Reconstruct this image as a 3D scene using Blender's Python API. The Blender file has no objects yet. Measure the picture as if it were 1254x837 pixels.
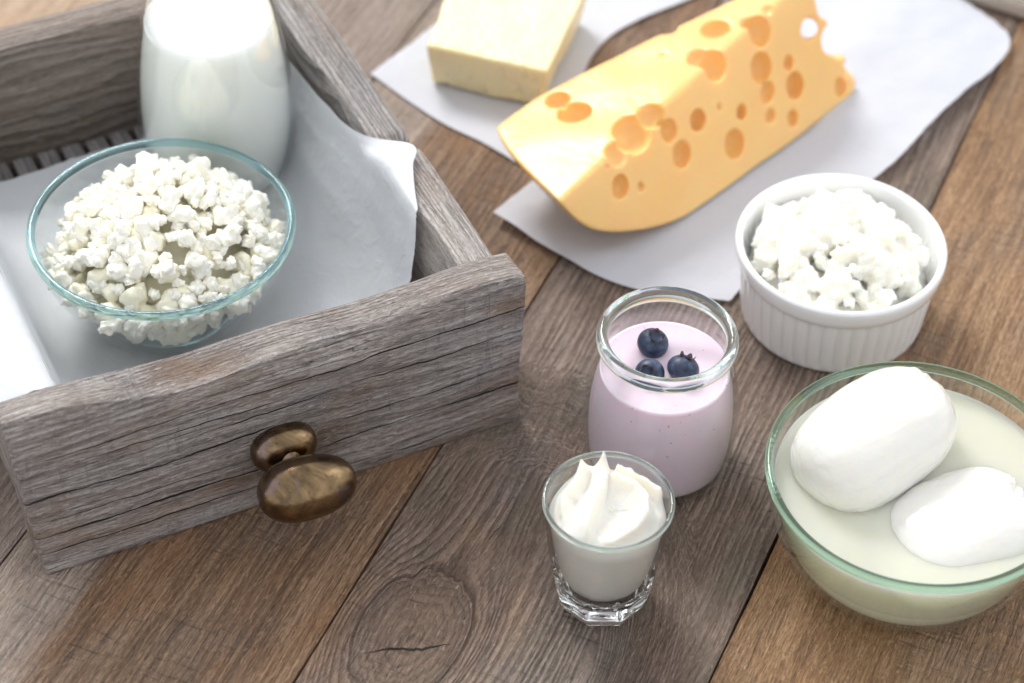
import bpy, bmesh, math, random
import numpy as np
from mathutils import Vector, Matrix, Euler, noise

R = math.radians
SC = bpy.context.scene
COL = SC.collection
random.seed(7)

# ------------------------------------------------------------------ camera
TH, ROLL, DIST = R(44.7), R(1.7), 1.0
cam_d = bpy.data.cameras.new("Camera")
cam = bpy.data.objects.new("Camera", cam_d)
COL.objects.link(cam)
fw = Vector((0, math.cos(TH), -math.sin(TH)))
rt0 = Vector((1, 0, 0)); up0 = rt0.cross(fw)
rt = rt0 * math.cos(ROLL) + up0 * math.sin(ROLL)
up = -rt0 * math.sin(ROLL) + up0 * math.cos(ROLL)
m3 = Matrix((rt, up, -fw)).transposed()
cam.matrix_world = Matrix.Translation(-fw * DIST) @ m3.to_4x4()
cam_d.sensor_width = 36.0
cam_d.lens = 36.0 * 2900.0 / 1254.0
cam_d.clip_start = 0.02
cam_d.clip_end = 50.0
cam_d.dof.use_dof = True
cam_d.dof.focus_distance = 0.905
cam_d.dof.aperture_fstop = 7.2
SC.camera = cam

# ------------------------------------------------------------------ world and lamps
world = bpy.data.worlds.new("World")
SC.world = world
world.use_nodes = True
bg = world.node_tree.nodes["Background"]
bg.inputs[0].default_value = (0.955, 0.965, 1.0, 1)
bg.inputs[1].default_value = 0.88


def area(name, loc, target, sx, sy, power, col):
    l = bpy.data.lights.new(name, 'AREA')
    l.shape = 'RECTANGLE'; l.size = sx; l.size_y = sy; l.energy = power; l.color = col
    o = bpy.data.objects.new(name, l); COL.objects.link(o)
    o.location = loc
    o.rotation_euler = (Vector(target) - Vector(loc)).to_track_quat('-Z', 'Y').to_euler()
    return o


area("window_light", (-0.85, 1.65, 1.75), (0.0, 0.04, 0), 0.85, 0.70, 47.0, (1.0, 0.98, 0.945))
area("side_light", (1.1, 0.25, 0.9), (0.05, 0, 0), 0.7, 0.7, 1.5, (0.95, 0.97, 1.0))  # weak fill lamp, added to lift the right side and reflect in glass

SC.view_settings.view_transform = 'Standard'
SC.view_settings.look = 'None'
SC.view_settings.exposure = 0.27
SC.view_settings.gamma = 1.0
SC.render.engine = 'CYCLES'
cy = SC.cycles
cy.use_denoising = True
try:
    cy.denoiser = 'OPENIMAGEDENOISE'
except Exception:
    pass
cy.use_adaptive_sampling = True
cy.adaptive_threshold = 0.03
cy.max_bounces = 12
cy.diffuse_bounces = 4
cy.glossy_bounces = 4
cy.transmission_bounces = 10
cy.transparent_max_bounces = 16
cy.caustics_refractive = True
cy.caustics_reflective = False
cy.sample_clamp_indirect = 4.0


# ------------------------------------------------------------------ node helpers
class NT:
    def __init__(self, name):
        self.mat = bpy.data.materials.new(name)
        self.mat.use_nodes = True
        self.t = self.mat.node_tree
        self.bsdf = self.t.nodes["Principled BSDF"]
        self.out = self.t.nodes["Material Output"]

    def new(self, kind, **kw):
        n = self.t.nodes.new(kind)
        for k, v in kw.items():
            setattr(n, k, v)
        return n

    def link(self, a, b):
        self.t.links.new(a, b)

    def put(self, sock, v):
        if isinstance(v, bpy.types.NodeSocket):
            self.link(v, sock)
        elif isinstance(v, (tuple, list)) and len(v) == 3 and sock.type == 'RGBA':
            sock.default_value = (*v, 1)
        else:
            sock.default_value = v

    def m(self, op, a, b=0.0, c=None, clamp=False):
        n = self.new('ShaderNodeMath', operation=op, use_clamp=clamp)
        self.put(n.inputs[0], a); self.put(n.inputs[1], b)
        if c is not None:
            self.put(n.inputs[2], c)
        return n.outputs[0]

    def coord(self, kind='Object'):
        return self.new('ShaderNodeTexCoord').outputs[kind]

    def sep(self, v):
        n = self.new('ShaderNodeSeparateXYZ'); self.link(v, n.inputs[0]); return n.outputs

    def comb(self, x, y, z):
        n = self.new('ShaderNodeCombineXYZ')
        for i, q in enumerate((x, y, z)):
            self.put(n.inputs[i], q)
        return n.outputs[0]

    def scale(self, v, s, off=(0, 0, 0)):
        n = self.new('ShaderNodeMapping')
        self.link(v, n.inputs[0])
        n.inputs['Location'].default_value = off
        n.inputs['Scale'].default_value = s
        return n.outputs[0]

    def noise(self, v, scale=1.0, detail=3.0, rough=0.55, dist=0.0):
        n = self.new('ShaderNodeTexNoise')
        self.link(v, n.inputs['Vector'])
        n.inputs['Scale'].default_value = scale
        n.inputs['Detail'].default_value = detail
        n.inputs['Roughness'].default_value = rough
        n.inputs['Distortion'].default_value = dist
        return n.outputs[0]

    def smooth(self, v, a, b, lo=0.0, hi=1.0):
        n = self.new('ShaderNodeMapRange', interpolation_type='SMOOTHSTEP')
        self.put(n.inputs[0], v)
        n.inputs[1].default_value = a; n.inputs[2].default_value = b
        n.inputs[3].default_value = lo; n.inputs[4].default_value = hi
        return n.outputs[0]

    def ramp(self, f, stops):
        n = self.new('ShaderNodeValToRGB')
        self.link(f, n.inputs[0])
        cr = n.color_ramp
        while len(cr.elements) < len(stops):
            cr.elements.new(0.5)
        for e, (p, c) in zip(cr.elements, stops):
            e.position = p; e.color = (*c, 1)
        return n.outputs[0]

    def mix(self, f, a, b, blend='MIX'):
        n = self.new('ShaderNodeMix', data_type='RGBA', blend_type=blend)
        self.put(n.inputs[0], f)
        self.put(n.inputs[6], a); self.put(n.inputs[7], b)
        return n.outputs[2]

    def bump(self, h, strength, dist, normal=None):
        n = self.new('ShaderNodeBump')
        n.inputs['Strength'].default_value = strength
        n.inputs['Distance'].default_value = dist
        self.put(n.inputs['Height'], h)
        if normal is not None:
            self.link(normal, n.inputs['Normal'])
        return n.outputs[0]


def principled(n, color=None, rough=0.5, spec=0.5, metal=0.0, sss=0.0, rad=(1, 1, 1), sscale=0.005, normal=None, coat=0.0):
    b = n.bsdf
    if color is not None:
        n.put(b.inputs['Base Color'], color)
    n.put(b.inputs['Roughness'], rough)
    n.put(b.inputs['Specular IOR Level'], spec)
    n.put(b.inputs['Metallic'], metal)
    if sss:
        b.subsurface_method = 'RANDOM_WALK'
        b.inputs['Subsurface Weight'].default_value = sss
        b.inputs['Subsurface Radius'].default_value = rad
        b.inputs['Subsurface Scale'].default_value = sscale
    if coat:
        b.inputs['Coat Weight'].default_value = coat
        b.inputs['Coat Roughness'].default_value = 0.1
    if normal is not None:
        n.link(normal, b.inputs['Normal'])
    return n.mat


# ------------------------------------------------------------------ materials
def wood(name, dark, mid, light, seed=0.0, freq=420.0, pith=(0.0, -0.5), wob=0.004, ring=0.6, fib=0.5,
         grey=None, grey_amt=0.0, tint=None, tint_amt=0.0, cracks=(), crack_axis=1, rand_crack=0.5, knots=(),
         bump_ring=0.5, bump_fib=0.6, rough=0.62, spec=0.35, band=None, saw=0.0, chips=0.55, slits=()):
    """weathered board, grain along object X; rings are a solid field round a pith line so every face cuts it differently"""
    n = NT(name)
    co = n.coord('Object')
    sx, sy, sz = n.sep(co)
    u = n.m('ADD', sx, seed * 1.37)
    warp = n.noise(n.comb(n.m('MULTIPLY', u, 5.0), n.m('MULTIPLY', sy, 14.0), n.m('ADD', n.m('MULTIPLY', sz, 14.0), seed)), 1.0, 3.0, 0.5)
    warp = n.m('MULTIPLY', n.m('SUBTRACT', warp, 0.5), wob * 2)
    warp2 = n.noise(n.comb(n.m('MULTIPLY', u, 40.0), n.m('MULTIPLY', sy, 160.0), n.m('MULTIPLY', sz, 160.0)), 1.0, 2.0, 0.5)
    warp = n.m('ADD', warp, n.m('MULTIPLY', n.m('SUBTRACT', warp2, 0.5), 0.0016))
    dy = n.m('SUBTRACT', sy, pith[0]); dz = n.m('SUBTRACT', sz, pith[1])
    base = n.m('SQRT', n.m('ADD', n.m('MULTIPLY', dy, dy), n.m('MULTIPLY', dz, dz)))
    if pith[1] <= -0.4:            # far pith: nearly parallel lines across the board
        base = n.m('ADD', dy, n.m('MULTIPLY', dz, 0.35))
    field = n.m('ADD', base, warp)
    kmask = None
    for (ku, kv, ka, kb) in knots:
        wu = n.m('ADD', n.m('SUBTRACT', sx, ku), n.m('MULTIPLY', n.m('SUBTRACT', warp2, 0.5), 0.014))
        wv = n.m('ADD', n.m('SUBTRACT', sy, kv), warp)
        eu = n.m('DIVIDE', wu, ka); ev = n.m('DIVIDE', wv, kb)
        r2 = n.m('MAXIMUM', n.m('ADD', n.m('MULTIPLY', eu, eu), n.m('MULTIPLY', ev, ev)), 0.0004)
        psi = n.m('MULTIPLY', wv, n.m('SUBTRACT', 1.0, n.m('DIVIDE', 1.0, r2)))
        inside = n.m('MULTIPLY', n.m('SQRT', r2), kb * 0.9)
        ins = n.smooth(r2, 0.92, 1.08, 1.0, 0.0)
        near = n.smooth(r2, 8.0, 22.0, 1.0, 0.0)
        loc = n.m('ADD', n.m('MULTIPLY', inside, ins), n.m('MULTIPLY', psi, n.m('SUBTRACT', 1.0, ins)))
        # far from the knot the field is the plain one
        field = n.m('ADD', n.m('MULTIPLY', n.m('ADD', loc, kv), near), n.m('MULTIPLY', field, n.m('SUBTRACT', 1.0, near)))
        kmask = n.smooth(r2, 0.2, 2.4, 1.0, 0.0)
        kin = n.smooth(r2, 0.5, 1.6, 0.55, 1.15)
    ph = n.m('MULTIPLY', field, freq)
    spread = n.noise(n.comb(n.m('MULTIPLY', u, 2.0), n.m('MULTIPLY', field, 60.0), seed), 1.0, 2.0, 0.5)
    ph = n.m('ADD', ph, n.m('MULTIPLY', spread, 5.0))
    fr = n.m('FRACT', ph)
    late = n.smooth(fr, 0.25, 0.85)
    drop = n.smooth(fr, 0.92, 1.0, 1.0, 0.0)
    rings = n.m('MULTIPLY', late, drop)                       # 0 early wood, 1 late wood
    if knots:
        rings = n.m('MULTIPLY', rings, kin)
    fv = n.comb(n.m('MULTIPLY', u, 55.0), n.m('MULTIPLY', n.m('ADD', sy, warp), 900.0), n.m('MULTIPLY', sz, 900.0))
    fiber = n.noise(fv, 1.0, 4.0, 0.65)
    fv2 = n.comb(n.m('MULTIPLY', u, 300.0), n.m('MULTIPLY', n.m('ADD', sy, warp), 1500.0), n.m('MULTIPLY', sz, 1500.0))
    fiber2 = n.noise(fv2, 1.0, 3.0, 0.6)
    blot = n.noise(n.comb(n.m('MULTIPLY', u, 9.0), n.m('MULTIPLY', sy, 30.0), n.m('ADD', n.m('MULTIPLY', sz, 30.0), seed)), 1.0, 4.0, 0.6)
    blot2 = n.noise(n.comb(n.m('MULTIPLY', u, 14.0), n.m('MULTIPLY', sy, 22.0), n.m('SUBTRACT', n.m('MULTIPLY', sz, 22.0), seed)), 1.0, 3.0, 0.6)
    rings = n.m('MULTIPLY', rings, n.smooth(blot2, 0.30, 0.62, 0.25, 1.0))
    streak = n.noise(n.comb(n.m('MULTIPLY', u, 12.0), n.m('MULTIPLY', field, 230.0), n.m('MULTIPLY', sz, 230.0)), 1.0, 4.0, 0.6)
    tone = n.m('ADD', n.m('MULTIPLY', n.m('SUBTRACT', 0.35, rings), ring), n.m('MULTIPLY', n.m('SUBTRACT', fiber, 0.5), fib * 2.2))
    tone = n.m('ADD', tone, n.m('MULTIPLY', n.m('SUBTRACT', fiber2, 0.5), fib * 2.0))
    tone = n.m('ADD', tone, n.m('MULTIPLY', n.m('SUBTRACT', streak, 0.5), 0.75))
    tone = n.m('ADD', tone, n.m('MULTIPLY', n.m('SUBTRACT', blot, 0.5), 0.8))
    tone = n.m('ADD', tone, 0.5, clamp=True)
    col = n.ramp(tone, [(0.0, dark), (0.5, mid), (1.0, light)])
    if grey:
        col = n.mix(n.m('MULTIPLY', n.smooth(blot2, 0.42, 0.68), grey_amt), col, n.mix(tone, tuple(c * 0.55 for c in grey), tuple(min(1, c * 1.35) for c in grey)))
    if tint:
        tn = n.noise(n.comb(n.m('MULTIPLY', u, 16.0), n.m('MULTIPLY', sy, 40.0), n.m('ADD', n.m('MULTIPLY', sz, 40.0), seed + 9)), 1.0, 3.0, 0.55)
        col = n.mix(n.m('MULTIPLY', n.smooth(tn, 0.5, 0.72), tint_amt), col, n.mix(tone, tuple(c * 0.6 for c in tint), tuple(min(1, c * 1.3) for c in tint)))
    if band:
        # a weathered band of its own colour along one side of the board: (v0, v1, colour, amount)
        v0, v1, bc, ba = band
        bm = n.smooth(n.m('ADD', sy, n.m('MULTIPLY', n.m('SUBTRACT', blot, 0.5), 0.02)), v0, v1)
        col = n.mix(n.m('MULTIPLY', bm, ba), col, n.mix(tone, tuple(c * 0.45 for c in bc), tuple(min(1, c * 1.4) for c in bc)))
    if kmask is not None:
        col = n.mix(n.m('MULTIPLY', kmask, 0.7), col, n.mix(tone, (0.035, 0.022, 0.016), (0.25, 0.155, 0.10)))
        halo = n.m('MULTIPLY', n.smooth(r2, 0.9, 1.5), n.smooth(r2, 2.2, 4.5, 1.0, 0.0))
        col = n.mix(n.m('MULTIPLY', halo, n.m('MULTIPLY', n.smooth(blot, 0.4, 0.65), 0.55)), col, n.mix(tone, (0.09, 0.052, 0.03), (0.42, 0.25, 0.14)))
    # pits and dirt specks with no direction
    pit = n.noise(n.comb(n.m('MULTIPLY', u, 380.0), n.m('MULTIPLY', sy, 620.0), n.m('MULTIPLY', sz, 620.0)), 1.0, 3.0, 0.7)
    col = n.mix(n.m('MULTIPLY', n.smooth(pit, 0.56, 0.72), 0.45), col, dark)
    h = n.m('ADD', n.m('MULTIPLY', rings, bump_ring), n.m('MULTIPLY', fiber, bump_fib))
    h = n.m('SUBTRACT', h, n.m('MULTIPLY', pit, bump_fib * 0.8))
    h = n.m('ADD', h, n.m('MULTIPLY', fiber2, bump_fib * 0.6))
    # pale chips and raised splinters
    if chips:
        cn = n.noise(n.comb(n.m('MULTIPLY', u, 210.0), n.m('MULTIPLY', sy, 700.0), n.m('ADD', n.m('MULTIPLY', sz, 700.0), seed * 3)), 1.0, 2.0, 0.5)
        cm = n.smooth(cn, 0.60, 0.70)
        col = n.mix(n.m('MULTIPLY', cm, chips), col, light)
        h = n.m('ADD', h, n.m('MULTIPLY', cm, 0.35 * bump_fib))
    # saw marks across the grain
    if saw:
        sn = n.noise(n.comb(n.m('MULTIPLY', u, 330.0), n.m('MULTIPLY', sy, 40.0), n.m('MULTIPLY', sz, 40.0)), 1.0, 2.0, 0.5)
        sm = n.m('MULTIPLY', n.smooth(sn, 0.5, 0.7), n.smooth(blot2, 0.42, 0.6))
        col = n.mix(n.m('MULTIPLY', sm, saw), col, n.mix(0.5, dark, mid))
        h = n.m('SUBTRACT', h, n.m('MULTIPLY', sm, 0.5))
    # drying cracks: listed lines (position, half width, from, to) and random hairlines
    ax = (sx, sy, sz)[crack_axis]
    cmask = None
    for i, (v0, w, a, b) in enumerate(cracks):
        wv = n.noise(n.comb(n.m('MULTIPLY', u, 16.0), 3.7 * i + seed, 0.3), 1.0, 4.0, 0.65)
        d = n.m('ABSOLUTE', n.m('ADD', n.m('SUBTRACT', ax, v0), n.m('MULTIPLY', n.m('SUBTRACT', wv, 0.5), 0.008)))
        wn = n.noise(n.comb(n.m('MULTIPLY', u, 38.0), 9.1 * i, seed), 1.0, 2.0, 0.5)
        ww = n.m('MULTIPLY', n.smooth(wn, 0.3, 0.7, 0.25, 1.3), w)
        ends = n.m('MULTIPLY', n.smooth(sx, a, a + 0.012), n.smooth(sx, b - 0.012, b, 1.0, 0.0))
        ww = n.m('MULTIPLY', ww, ends)
        q = n.m('SUBTRACT', 1.0, n.m('DIVIDE', d, n.m('ADD', ww, 0.00001)), clamp=True)
        q = n.smooth(q, 0.0, 0.6)
        cmask = q if cmask is None else n.m('MAXIMUM', cmask, q)
    for (u0, v0, u1, v1, w) in slits:
        du, dv = u1 - u0, v1 - v0; l2 = du * du + dv * dv; ln = math.sqrt(l2)
        au = n.m('SUBTRACT', sx, u0); av = n.m('SUBTRACT', sy, v0)
        t = n.m('DIVIDE', n.m('ADD', n.m('MULTIPLY', au, du), n.m('MULTIPLY', av, dv)), l2)
        pd = n.m('DIVIDE', n.m('SUBTRACT', n.m('MULTIPLY', au, dv), n.m('MULTIPLY', av, du)), ln)
        wv = n.noise(n.comb(n.m('MULTIPLY', t, 4.0), u0 * 50, 0.3), 1.0, 4.0, 0.6)
        pd = n.m('ABSOLUTE', n.m('ADD', pd, n.m('MULTIPLY', n.m('SUBTRACT', wv, 0.5), ln * 0.16)))
        ww = n.m('MULTIPLY', n.m('MULTIPLY', n.smooth(t, 0.0, 0.45), n.smooth(t, 0.6, 1.0, 1.0, 0.0)), w)
        q = n.smooth(n.m('SUBTRACT', 1.0, n.m('DIVIDE', pd, n.m('ADD', ww, 0.000005)), clamp=True), 0.0, 0.5)
        cmask = q if cmask is None else n.m('MAXIMUM', cmask, q)
    if rand_crack:
        hn = n.noise(n.comb(n.m('MULTIPLY', u, 7.0), n.m('MULTIPLY', n.m('ADD', sy, warp), 330.0), n.m('ADD', n.m('MULTIPLY', sz, 330.0), seed)), 1.0, 2.0, 0.5)
        q = n.m('MULTIPLY', n.smooth(n.m('ABSOLUTE', n.m('SUBTRACT', hn, 0.5)), 0.0, 0.02, 1.0, 0.0), n.smooth(blot, 0.46, 0.6))
        q = n.m('MULTIPLY', q, rand_crack)
        cmask = q if cmask is None else n.m('MAXIMUM', cmask, q)
    if cmask is not None:
        col = n.mix(cmask, col, (0.012, 0.009, 0.008))
        h = n.m('SUBTRACT', h, n.m('MULTIPLY', cmask, 1.2))
    nm = n.bump(h, 1.0, 0.0013)
    rg = n.m('ADD', rough - 0.20, n.m('MULTIPLY', fiber, 0.25))
    return principled(n, col, rg, spec, normal=nm)


def glass_thin(name, tint=(0.97, 0.99, 0.985), refl=1.0, rough=0.02):
    """thin blown glass: straight-through transparency plus a Fresnel reflection"""
    n = NT(name)
    lw = n.new('ShaderNodeLayerWeight'); lw.inputs[0].default_value = 0.5
    f5 = n.m('POWER', lw.outputs['Facing'], 4.0)
    fac = n.m('MULTIPLY', n.m('ADD', n.m('MULTIPLY', f5, 0.75), 0.05), refl, clamp=True)
    tr = n.new('ShaderNodeBsdfTransparent')
    edge = n.m('POWER', lw.outputs['Facing'], 2.5)
    n.put(tr.inputs[0], n.mix(edge, tint, tuple(c * c * c for c in tint)))
    gl = n.new('ShaderNodeBsdfGlossy'); gl.inputs['Roughness'].default_value = rough
    gl.inputs[0].default_value = (1, 1, 1, 1)
    co = n.coord('Object')
    wav = n.noise(co, 55.0, 2.0, 0.5)
    bn = n.bump(wav, 0.25, 0.001)
    n.link(bn, gl.inputs['Normal'])
    mx = n.new('ShaderNodeMixShader')
    n.link(fac, mx.inputs[0]); n.link(tr.outputs[0], mx.inputs[1]); n.link(gl.outputs[0], mx.inputs[2])
    n.link(mx.outputs[0], n.out.inputs[0])
    return n.mat


def glass_solid(name, color=(1, 1, 1), rough=0.0, ior=1.47):
    n = NT(name)
    g = n.new('ShaderNodeBsdfGlass')
    g.inputs[0].default_value = (*color, 1); g.inputs['Roughness'].default_value = rough; g.inputs['IOR'].default_value = ior
    n.link(g.outputs[0], n.out.inputs[0])
    return n.mat


def soft(name, col, rad, scale, rough=0.45, spec=0.4, w=1.0, bscale=0, bstr=0.0, bdist=0.0005, bdetail=3, col2=None, cscale=40, coat=0.0):
    n = NT(name)
    co = n.coord('Object')
    c = col
    if col2:
        c = n.mix(n.smooth(n.noise(co, cscale, 4.0, 0.6), 0.35, 0.7), col, col2)
    nm = None
    if bscale:
        nm = n.bump(n.noise(co, bscale, bdetail, 0.6), bstr, bdist)
    return principled(n, c, rough, spec, sss=w, rad=rad, sscale=scale, normal=nm, coat=coat)


def paper_mat(name, col=(0.86, 0.89, 0.93)):
    n = NT(name)
    co = n.coord('Object')
    d = n.new('ShaderNodeBsdfDiffuse'); t = n.new('ShaderNodeBsdfTranslucent')
    fl = n.noise(co, 60.0, 5.0, 0.6)
    fine = n.noise(co, 900.0, 3.0, 0.6)
    c = n.mix(n.m('MULTIPLY', fl, 0.3), col, tuple(x * 0.9 for x in col))
    n.put(d.inputs[0], c); n.put(t.inputs[0], c)
    g = n.new('ShaderNodeBsdfGlossy'); g.inputs['Roughness'].default_value = 0.42
    g.inputs[0].default_value = (0.9, 0.94, 1, 1)
    h = n.m('ADD', n.m('MULTIPLY', n.noise(co, 28.0, 4.0, 0.55), 1.0), n.m('MULTIPLY', fine, 0.05))
    nm = n.bump(n.m('ADD', h, n.m('MULTIPLY', n.noise(co, 95.0, 3.0, 0.6, 1.5), 0.25)), 0.4, 0.004)
    for s in (d, t, g):
        n.link(nm, s.inputs['Normal'])
    m1 = n.new('ShaderNodeMixShader'); m1.inputs[0].default_value = 0.28
    n.link(d.outputs[0], m1.inputs[1]); n.link(t.outputs[0], m1.inputs[2])
    m2 = n.new('ShaderNodeMixShader')
    lw = n.new('ShaderNodeLayerWeight'); lw.inputs[0].default_value = 0.25
    n.link(n.m('MULTIPLY', lw.outputs['Fresnel'], 0.55), m2.inputs[0])
    n.link(m1.outputs[0], m2.inputs[1]); n.link(g.outputs[0], m2.inputs[2])
    n.link(m2.outputs[0], n.out.inputs[0])
    return n.mat


def brass_mat():
    n = NT("aged_brass")
    co = n.coord('Object')
    a = n.noise(co, 90.0, 4.0, 0.6, 1.2)
    b = n.noise(co, 420.0, 4.0, 0.6)
    c2 = n.noise(n.scale(co, (1, 1, 1), (3, 1, 2)), 60.0, 2.0, 0.5, 0.6)
    col = n.ramp(a, [(0.25, (0.06, 0.042, 0.03)), (0.45, (0.19, 0.13, 0.072)), (0.6, (0.30, 0.205, 0.11)), (0.8, (0.40, 0.30, 0.19))])
    col = n.mix(n.m('MULTIPLY', n.smooth(c2, 0.52, 0.62), 0.6), col, (0.25, 0.19, 0.19))
    col = n.mix(n.m('MULTIPLY', n.smooth(b, 0.6, 0.72), 0.6), col, (0.05, 0.035, 0.025))
    rg = n.m('ADD', 0.14, n.m('MULTIPLY', b, 0.2))
    nm = n.bump(n.m('ADD', b, a), 0.25, 0.0003)
    return principled(n, col, rg, 0.5, 1.0, normal=nm)


M = {}
# table boards (u along the grain); the joints run at 67.7 degrees
M['plank_knotty'] = wood('table_wood_knotty', (0.055, 0.036, 0.027), (0.172, 0.120, 0.091), (0.36, 0.275, 0.222), seed=1.3, freq=330, ring=0.40, fib=0.5,
                         grey=(0.235, 0.20, 0.178), grey_amt=0.5, tint=(0.155, 0.15, 0.10), tint_amt=0.35,
                         knots=[(-0.1597, 0.0390, 0.033, 0.021)], slits=[(-0.176, 0.0566, -0.1556, 0.0207, 0.0007), (-0.108, 0.033, -0.092, 0.030, 0.00025)], wob=0.008, bump_ring=0.4, bump_fib=0.6, rand_crack=0.2, rough=0.56, saw=0.06)
M['plank_brown'] = wood('table_wood_brown', (0.05, 0.027, 0.016), (0.20, 0.115, 0.064), (0.43, 0.285, 0.175), seed=4.1, freq=240, ring=0.22, fib=0.55,
                        grey=(0.26, 0.205, 0.165), grey_amt=0.4, tint=(0.30, 0.155, 0.075), tint_amt=0.55, wob=0.006,
                        bump_ring=0.3, bump_fib=0.8, rand_crack=0.2, rough=0.54, band=(0.022, 0.034, (0.42, 0.355, 0.305), 0.7), saw=0.12)
M['plank_orange'] = wood('table_wood_orange', (0.07, 0.037, 0.019), (0.275, 0.152, 0.074), (0.53, 0.35, 0.20), seed=8.8, freq=150, ring=0.2, fib=0.55,
                         grey=(0.25, 0.19, 0.145), grey_amt=0.4, tint=(0.42, 0.215, 0.085), tint_amt=0.6, wob=0.009,
                         bump_ring=0.25, bump_fib=0.8, rand_crack=0.2, rough=0.53, saw=0.12)
M['plank_tan'] = wood('table_wood_tan', (0.24, 0.155, 0.10), (0.42, 0.29, 0.195), (0.58, 0.45, 0.33), seed=12.4, freq=140, ring=0.25, fib=0.35,
                      tint=(0.5, 0.29, 0.14), tint_amt=0.5, wob=0.008, bump_fib=0.7, rand_crack=0.1)
M['plank_grey'] = wood('table_wood_grey', (0.13, 0.095, 0.075), (0.28, 0.215, 0.178), (0.46, 0.38, 0.33), seed=17.4, freq=200, ring=0.3, fib=0.5,
                       tint=(0.34, 0.23, 0.16), tint_amt=0.4, wob=0.007, bump_fib=0.9, rand_crack=0.2)
M['under'] = wood('table_gap_backing_dark', (0.03, 0.02, 0.015), (0.06, 0.045, 0.035), (0.1, 0.075, 0.06), seed=2.0)  # dark colour for the added slab, stands in for shade in the gaps
# drawer boards
DR = dict(dark=(0.09, 0.073, 0.066), mid=(0.28, 0.242, 0.220), light=(0.54, 0.50, 0.475))
M['drawer_front'] = wood('drawer_wood_front', **DR, seed=21.7, freq=520, ring=0.28, fib=0.55, wob=0.009,
                         grey=(0.34, 0.335, 0.345), grey_amt=0.55, tint=(0.225, 0.15, 0.105), tint_amt=0.85, crack_axis=2,
                         cracks=[(0.0635, 0.0004, 0.0, 0.21), (0.057, 0.0003, 0.01, 0.10), (0.051, 0.0004, 0.06, 0.21), (0.042, 0.0005, -0.01, 0.10),
                                 (0.030, 0.0003, 0.0, 0.08), (0.022, 0.0006, -0.01, 0.21), (0.0125, 0.0005, 0.0, 0.12), (0.034, 0.0004, 0.12, 0.21), (0.007, 0.0004, 0.09, 0.2)],
                         rand_crack=0.5, bump_ring=0.3, bump_fib=0.8, saw=0.3, rough=0.68, spec=0.3)
M['drawer_side'] = wood('drawer_wood_side', **DR, seed=33.1, freq=560, pith=(0.05, -0.5), ring=0.5, fib=0.5, wob=0.003,
                        grey=(0.36, 0.355, 0.36), grey_amt=0.6, tint=(0.30, 0.20, 0.13), tint_amt=0.4, rand_crack=0.3, bump_ring=0.6, bump_fib=0.8, rough=0.5, spec=0.5)
M['drawer_back'] = wood('drawer_wood_back', (0.11, 0.085, 0.068), (0.22, 0.175, 0.145), (0.36, 0.30, 0.26), seed=40.9, freq=430, ring=0.4,
                        fib=0.5, wob=0.008, grey=(0.33, 0.31, 0.3), grey_amt=0.3, rand_crack=0.15, rough=0.6)
M['drawer_floor'] = wood('drawer_wood_floor', (0.15, 0.14, 0.137), (0.27, 0.258, 0.252), (0.38, 0.365, 0.36), seed=51.0, freq=300, rough=0.6, ring=0.3, fib=0.4)
M['pale_board'] = wood('pale_board_wood', (0.45, 0.37, 0.31), (0.62, 0.54, 0.47), (0.74, 0.68, 0.61), seed=61.0, freq=200, ring=0.3, fib=0.3, rand_crack=0.0, rough=0.6)

M['glass'] = glass_thin('clear_thin_glass', (0.985, 0.994, 0.994))
M['glass_green'] = glass_thin('greenish_thin_glass', (0.98, 0.993, 0.983))
M['rim_blue'] = glass_solid('bowl_rim_glass', (0.74, 0.88, 0.90))
M['rim_green'] = glass_solid('bowl_rim_green_glass', (0.74, 0.87, 0.80))
M['rim_clear'] = glass_solid('jar_rim_glass', (0.93, 0.97, 0.96))
def shot_mat():
    n = NT('shot_glass')
    g = n.new('ShaderNodeBsdfGlass'); g.inputs[0].default_value = (0.985, 0.995, 0.995, 1); g.inputs['Roughness'].default_value = 0.0; g.inputs['IOR'].default_value = 1.5
    lw = n.new('ShaderNodeLayerWeight'); lw.inputs[0].default_value = 0.5
    fac = n.m('ADD', n.m('MULTIPLY', n.m('POWER', lw.outputs['Facing'], 3.0), 0.8), 0.08, clamp=True)
    tr = n.new('ShaderNodeBsdfTransparent'); tr.inputs[0].default_value = (0.985, 0.992, 0.992, 1)
    gl = n.new('ShaderNodeBsdfGlossy'); gl.inputs['Roughness'].default_value = 0.02
    mx = n.new('ShaderNodeMixShader')
    n.link(fac, mx.inputs[0]); n.link(tr.outputs[0], mx.inputs[1]); n.link(gl.outputs[0], mx.inputs[2])
    z = n.sep(n.coord('Object'))[2]
    m2 = n.new('ShaderNodeMixShader')
    n.link(n.smooth(z, 0.0150, 0.0190), m2.inputs[0]); n.link(g.outputs[0], m2.inputs[1]); n.link(mx.outputs[0], m2.inputs[2])
    n.link(m2.outputs[0], n.out.inputs[0])
    return n.mat


M['shot'] = shot_mat()
M['milk'] = soft('milk', (0.87, 0.88, 0.835), (1.0, 0.95, 0.8), 0.018, rough=0.25, spec=0.4)
M['whey'] = soft('whey', (0.95, 0.95, 0.79), (1.0, 1.0, 0.75), 0.010, rough=0.12, spec=0.5)
def whey_mat():
    m = M['whey']; t = m.node_tree
    tr = t.nodes.new('ShaderNodeBsdfTransparent'); tr.inputs[0].default_value = (0.96, 0.99, 0.88, 1)
    mx = t.nodes.new('ShaderNodeMixShader'); mx.inputs[0].default_value = 0.40
    t.links.new(t.nodes['Principled BSDF'].outputs[0], mx.inputs[1]); t.links.new(tr.outputs[0], mx.inputs[2])
    t.links.new(mx.outputs[0], t.nodes['Material Output'].inputs[0])


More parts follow.
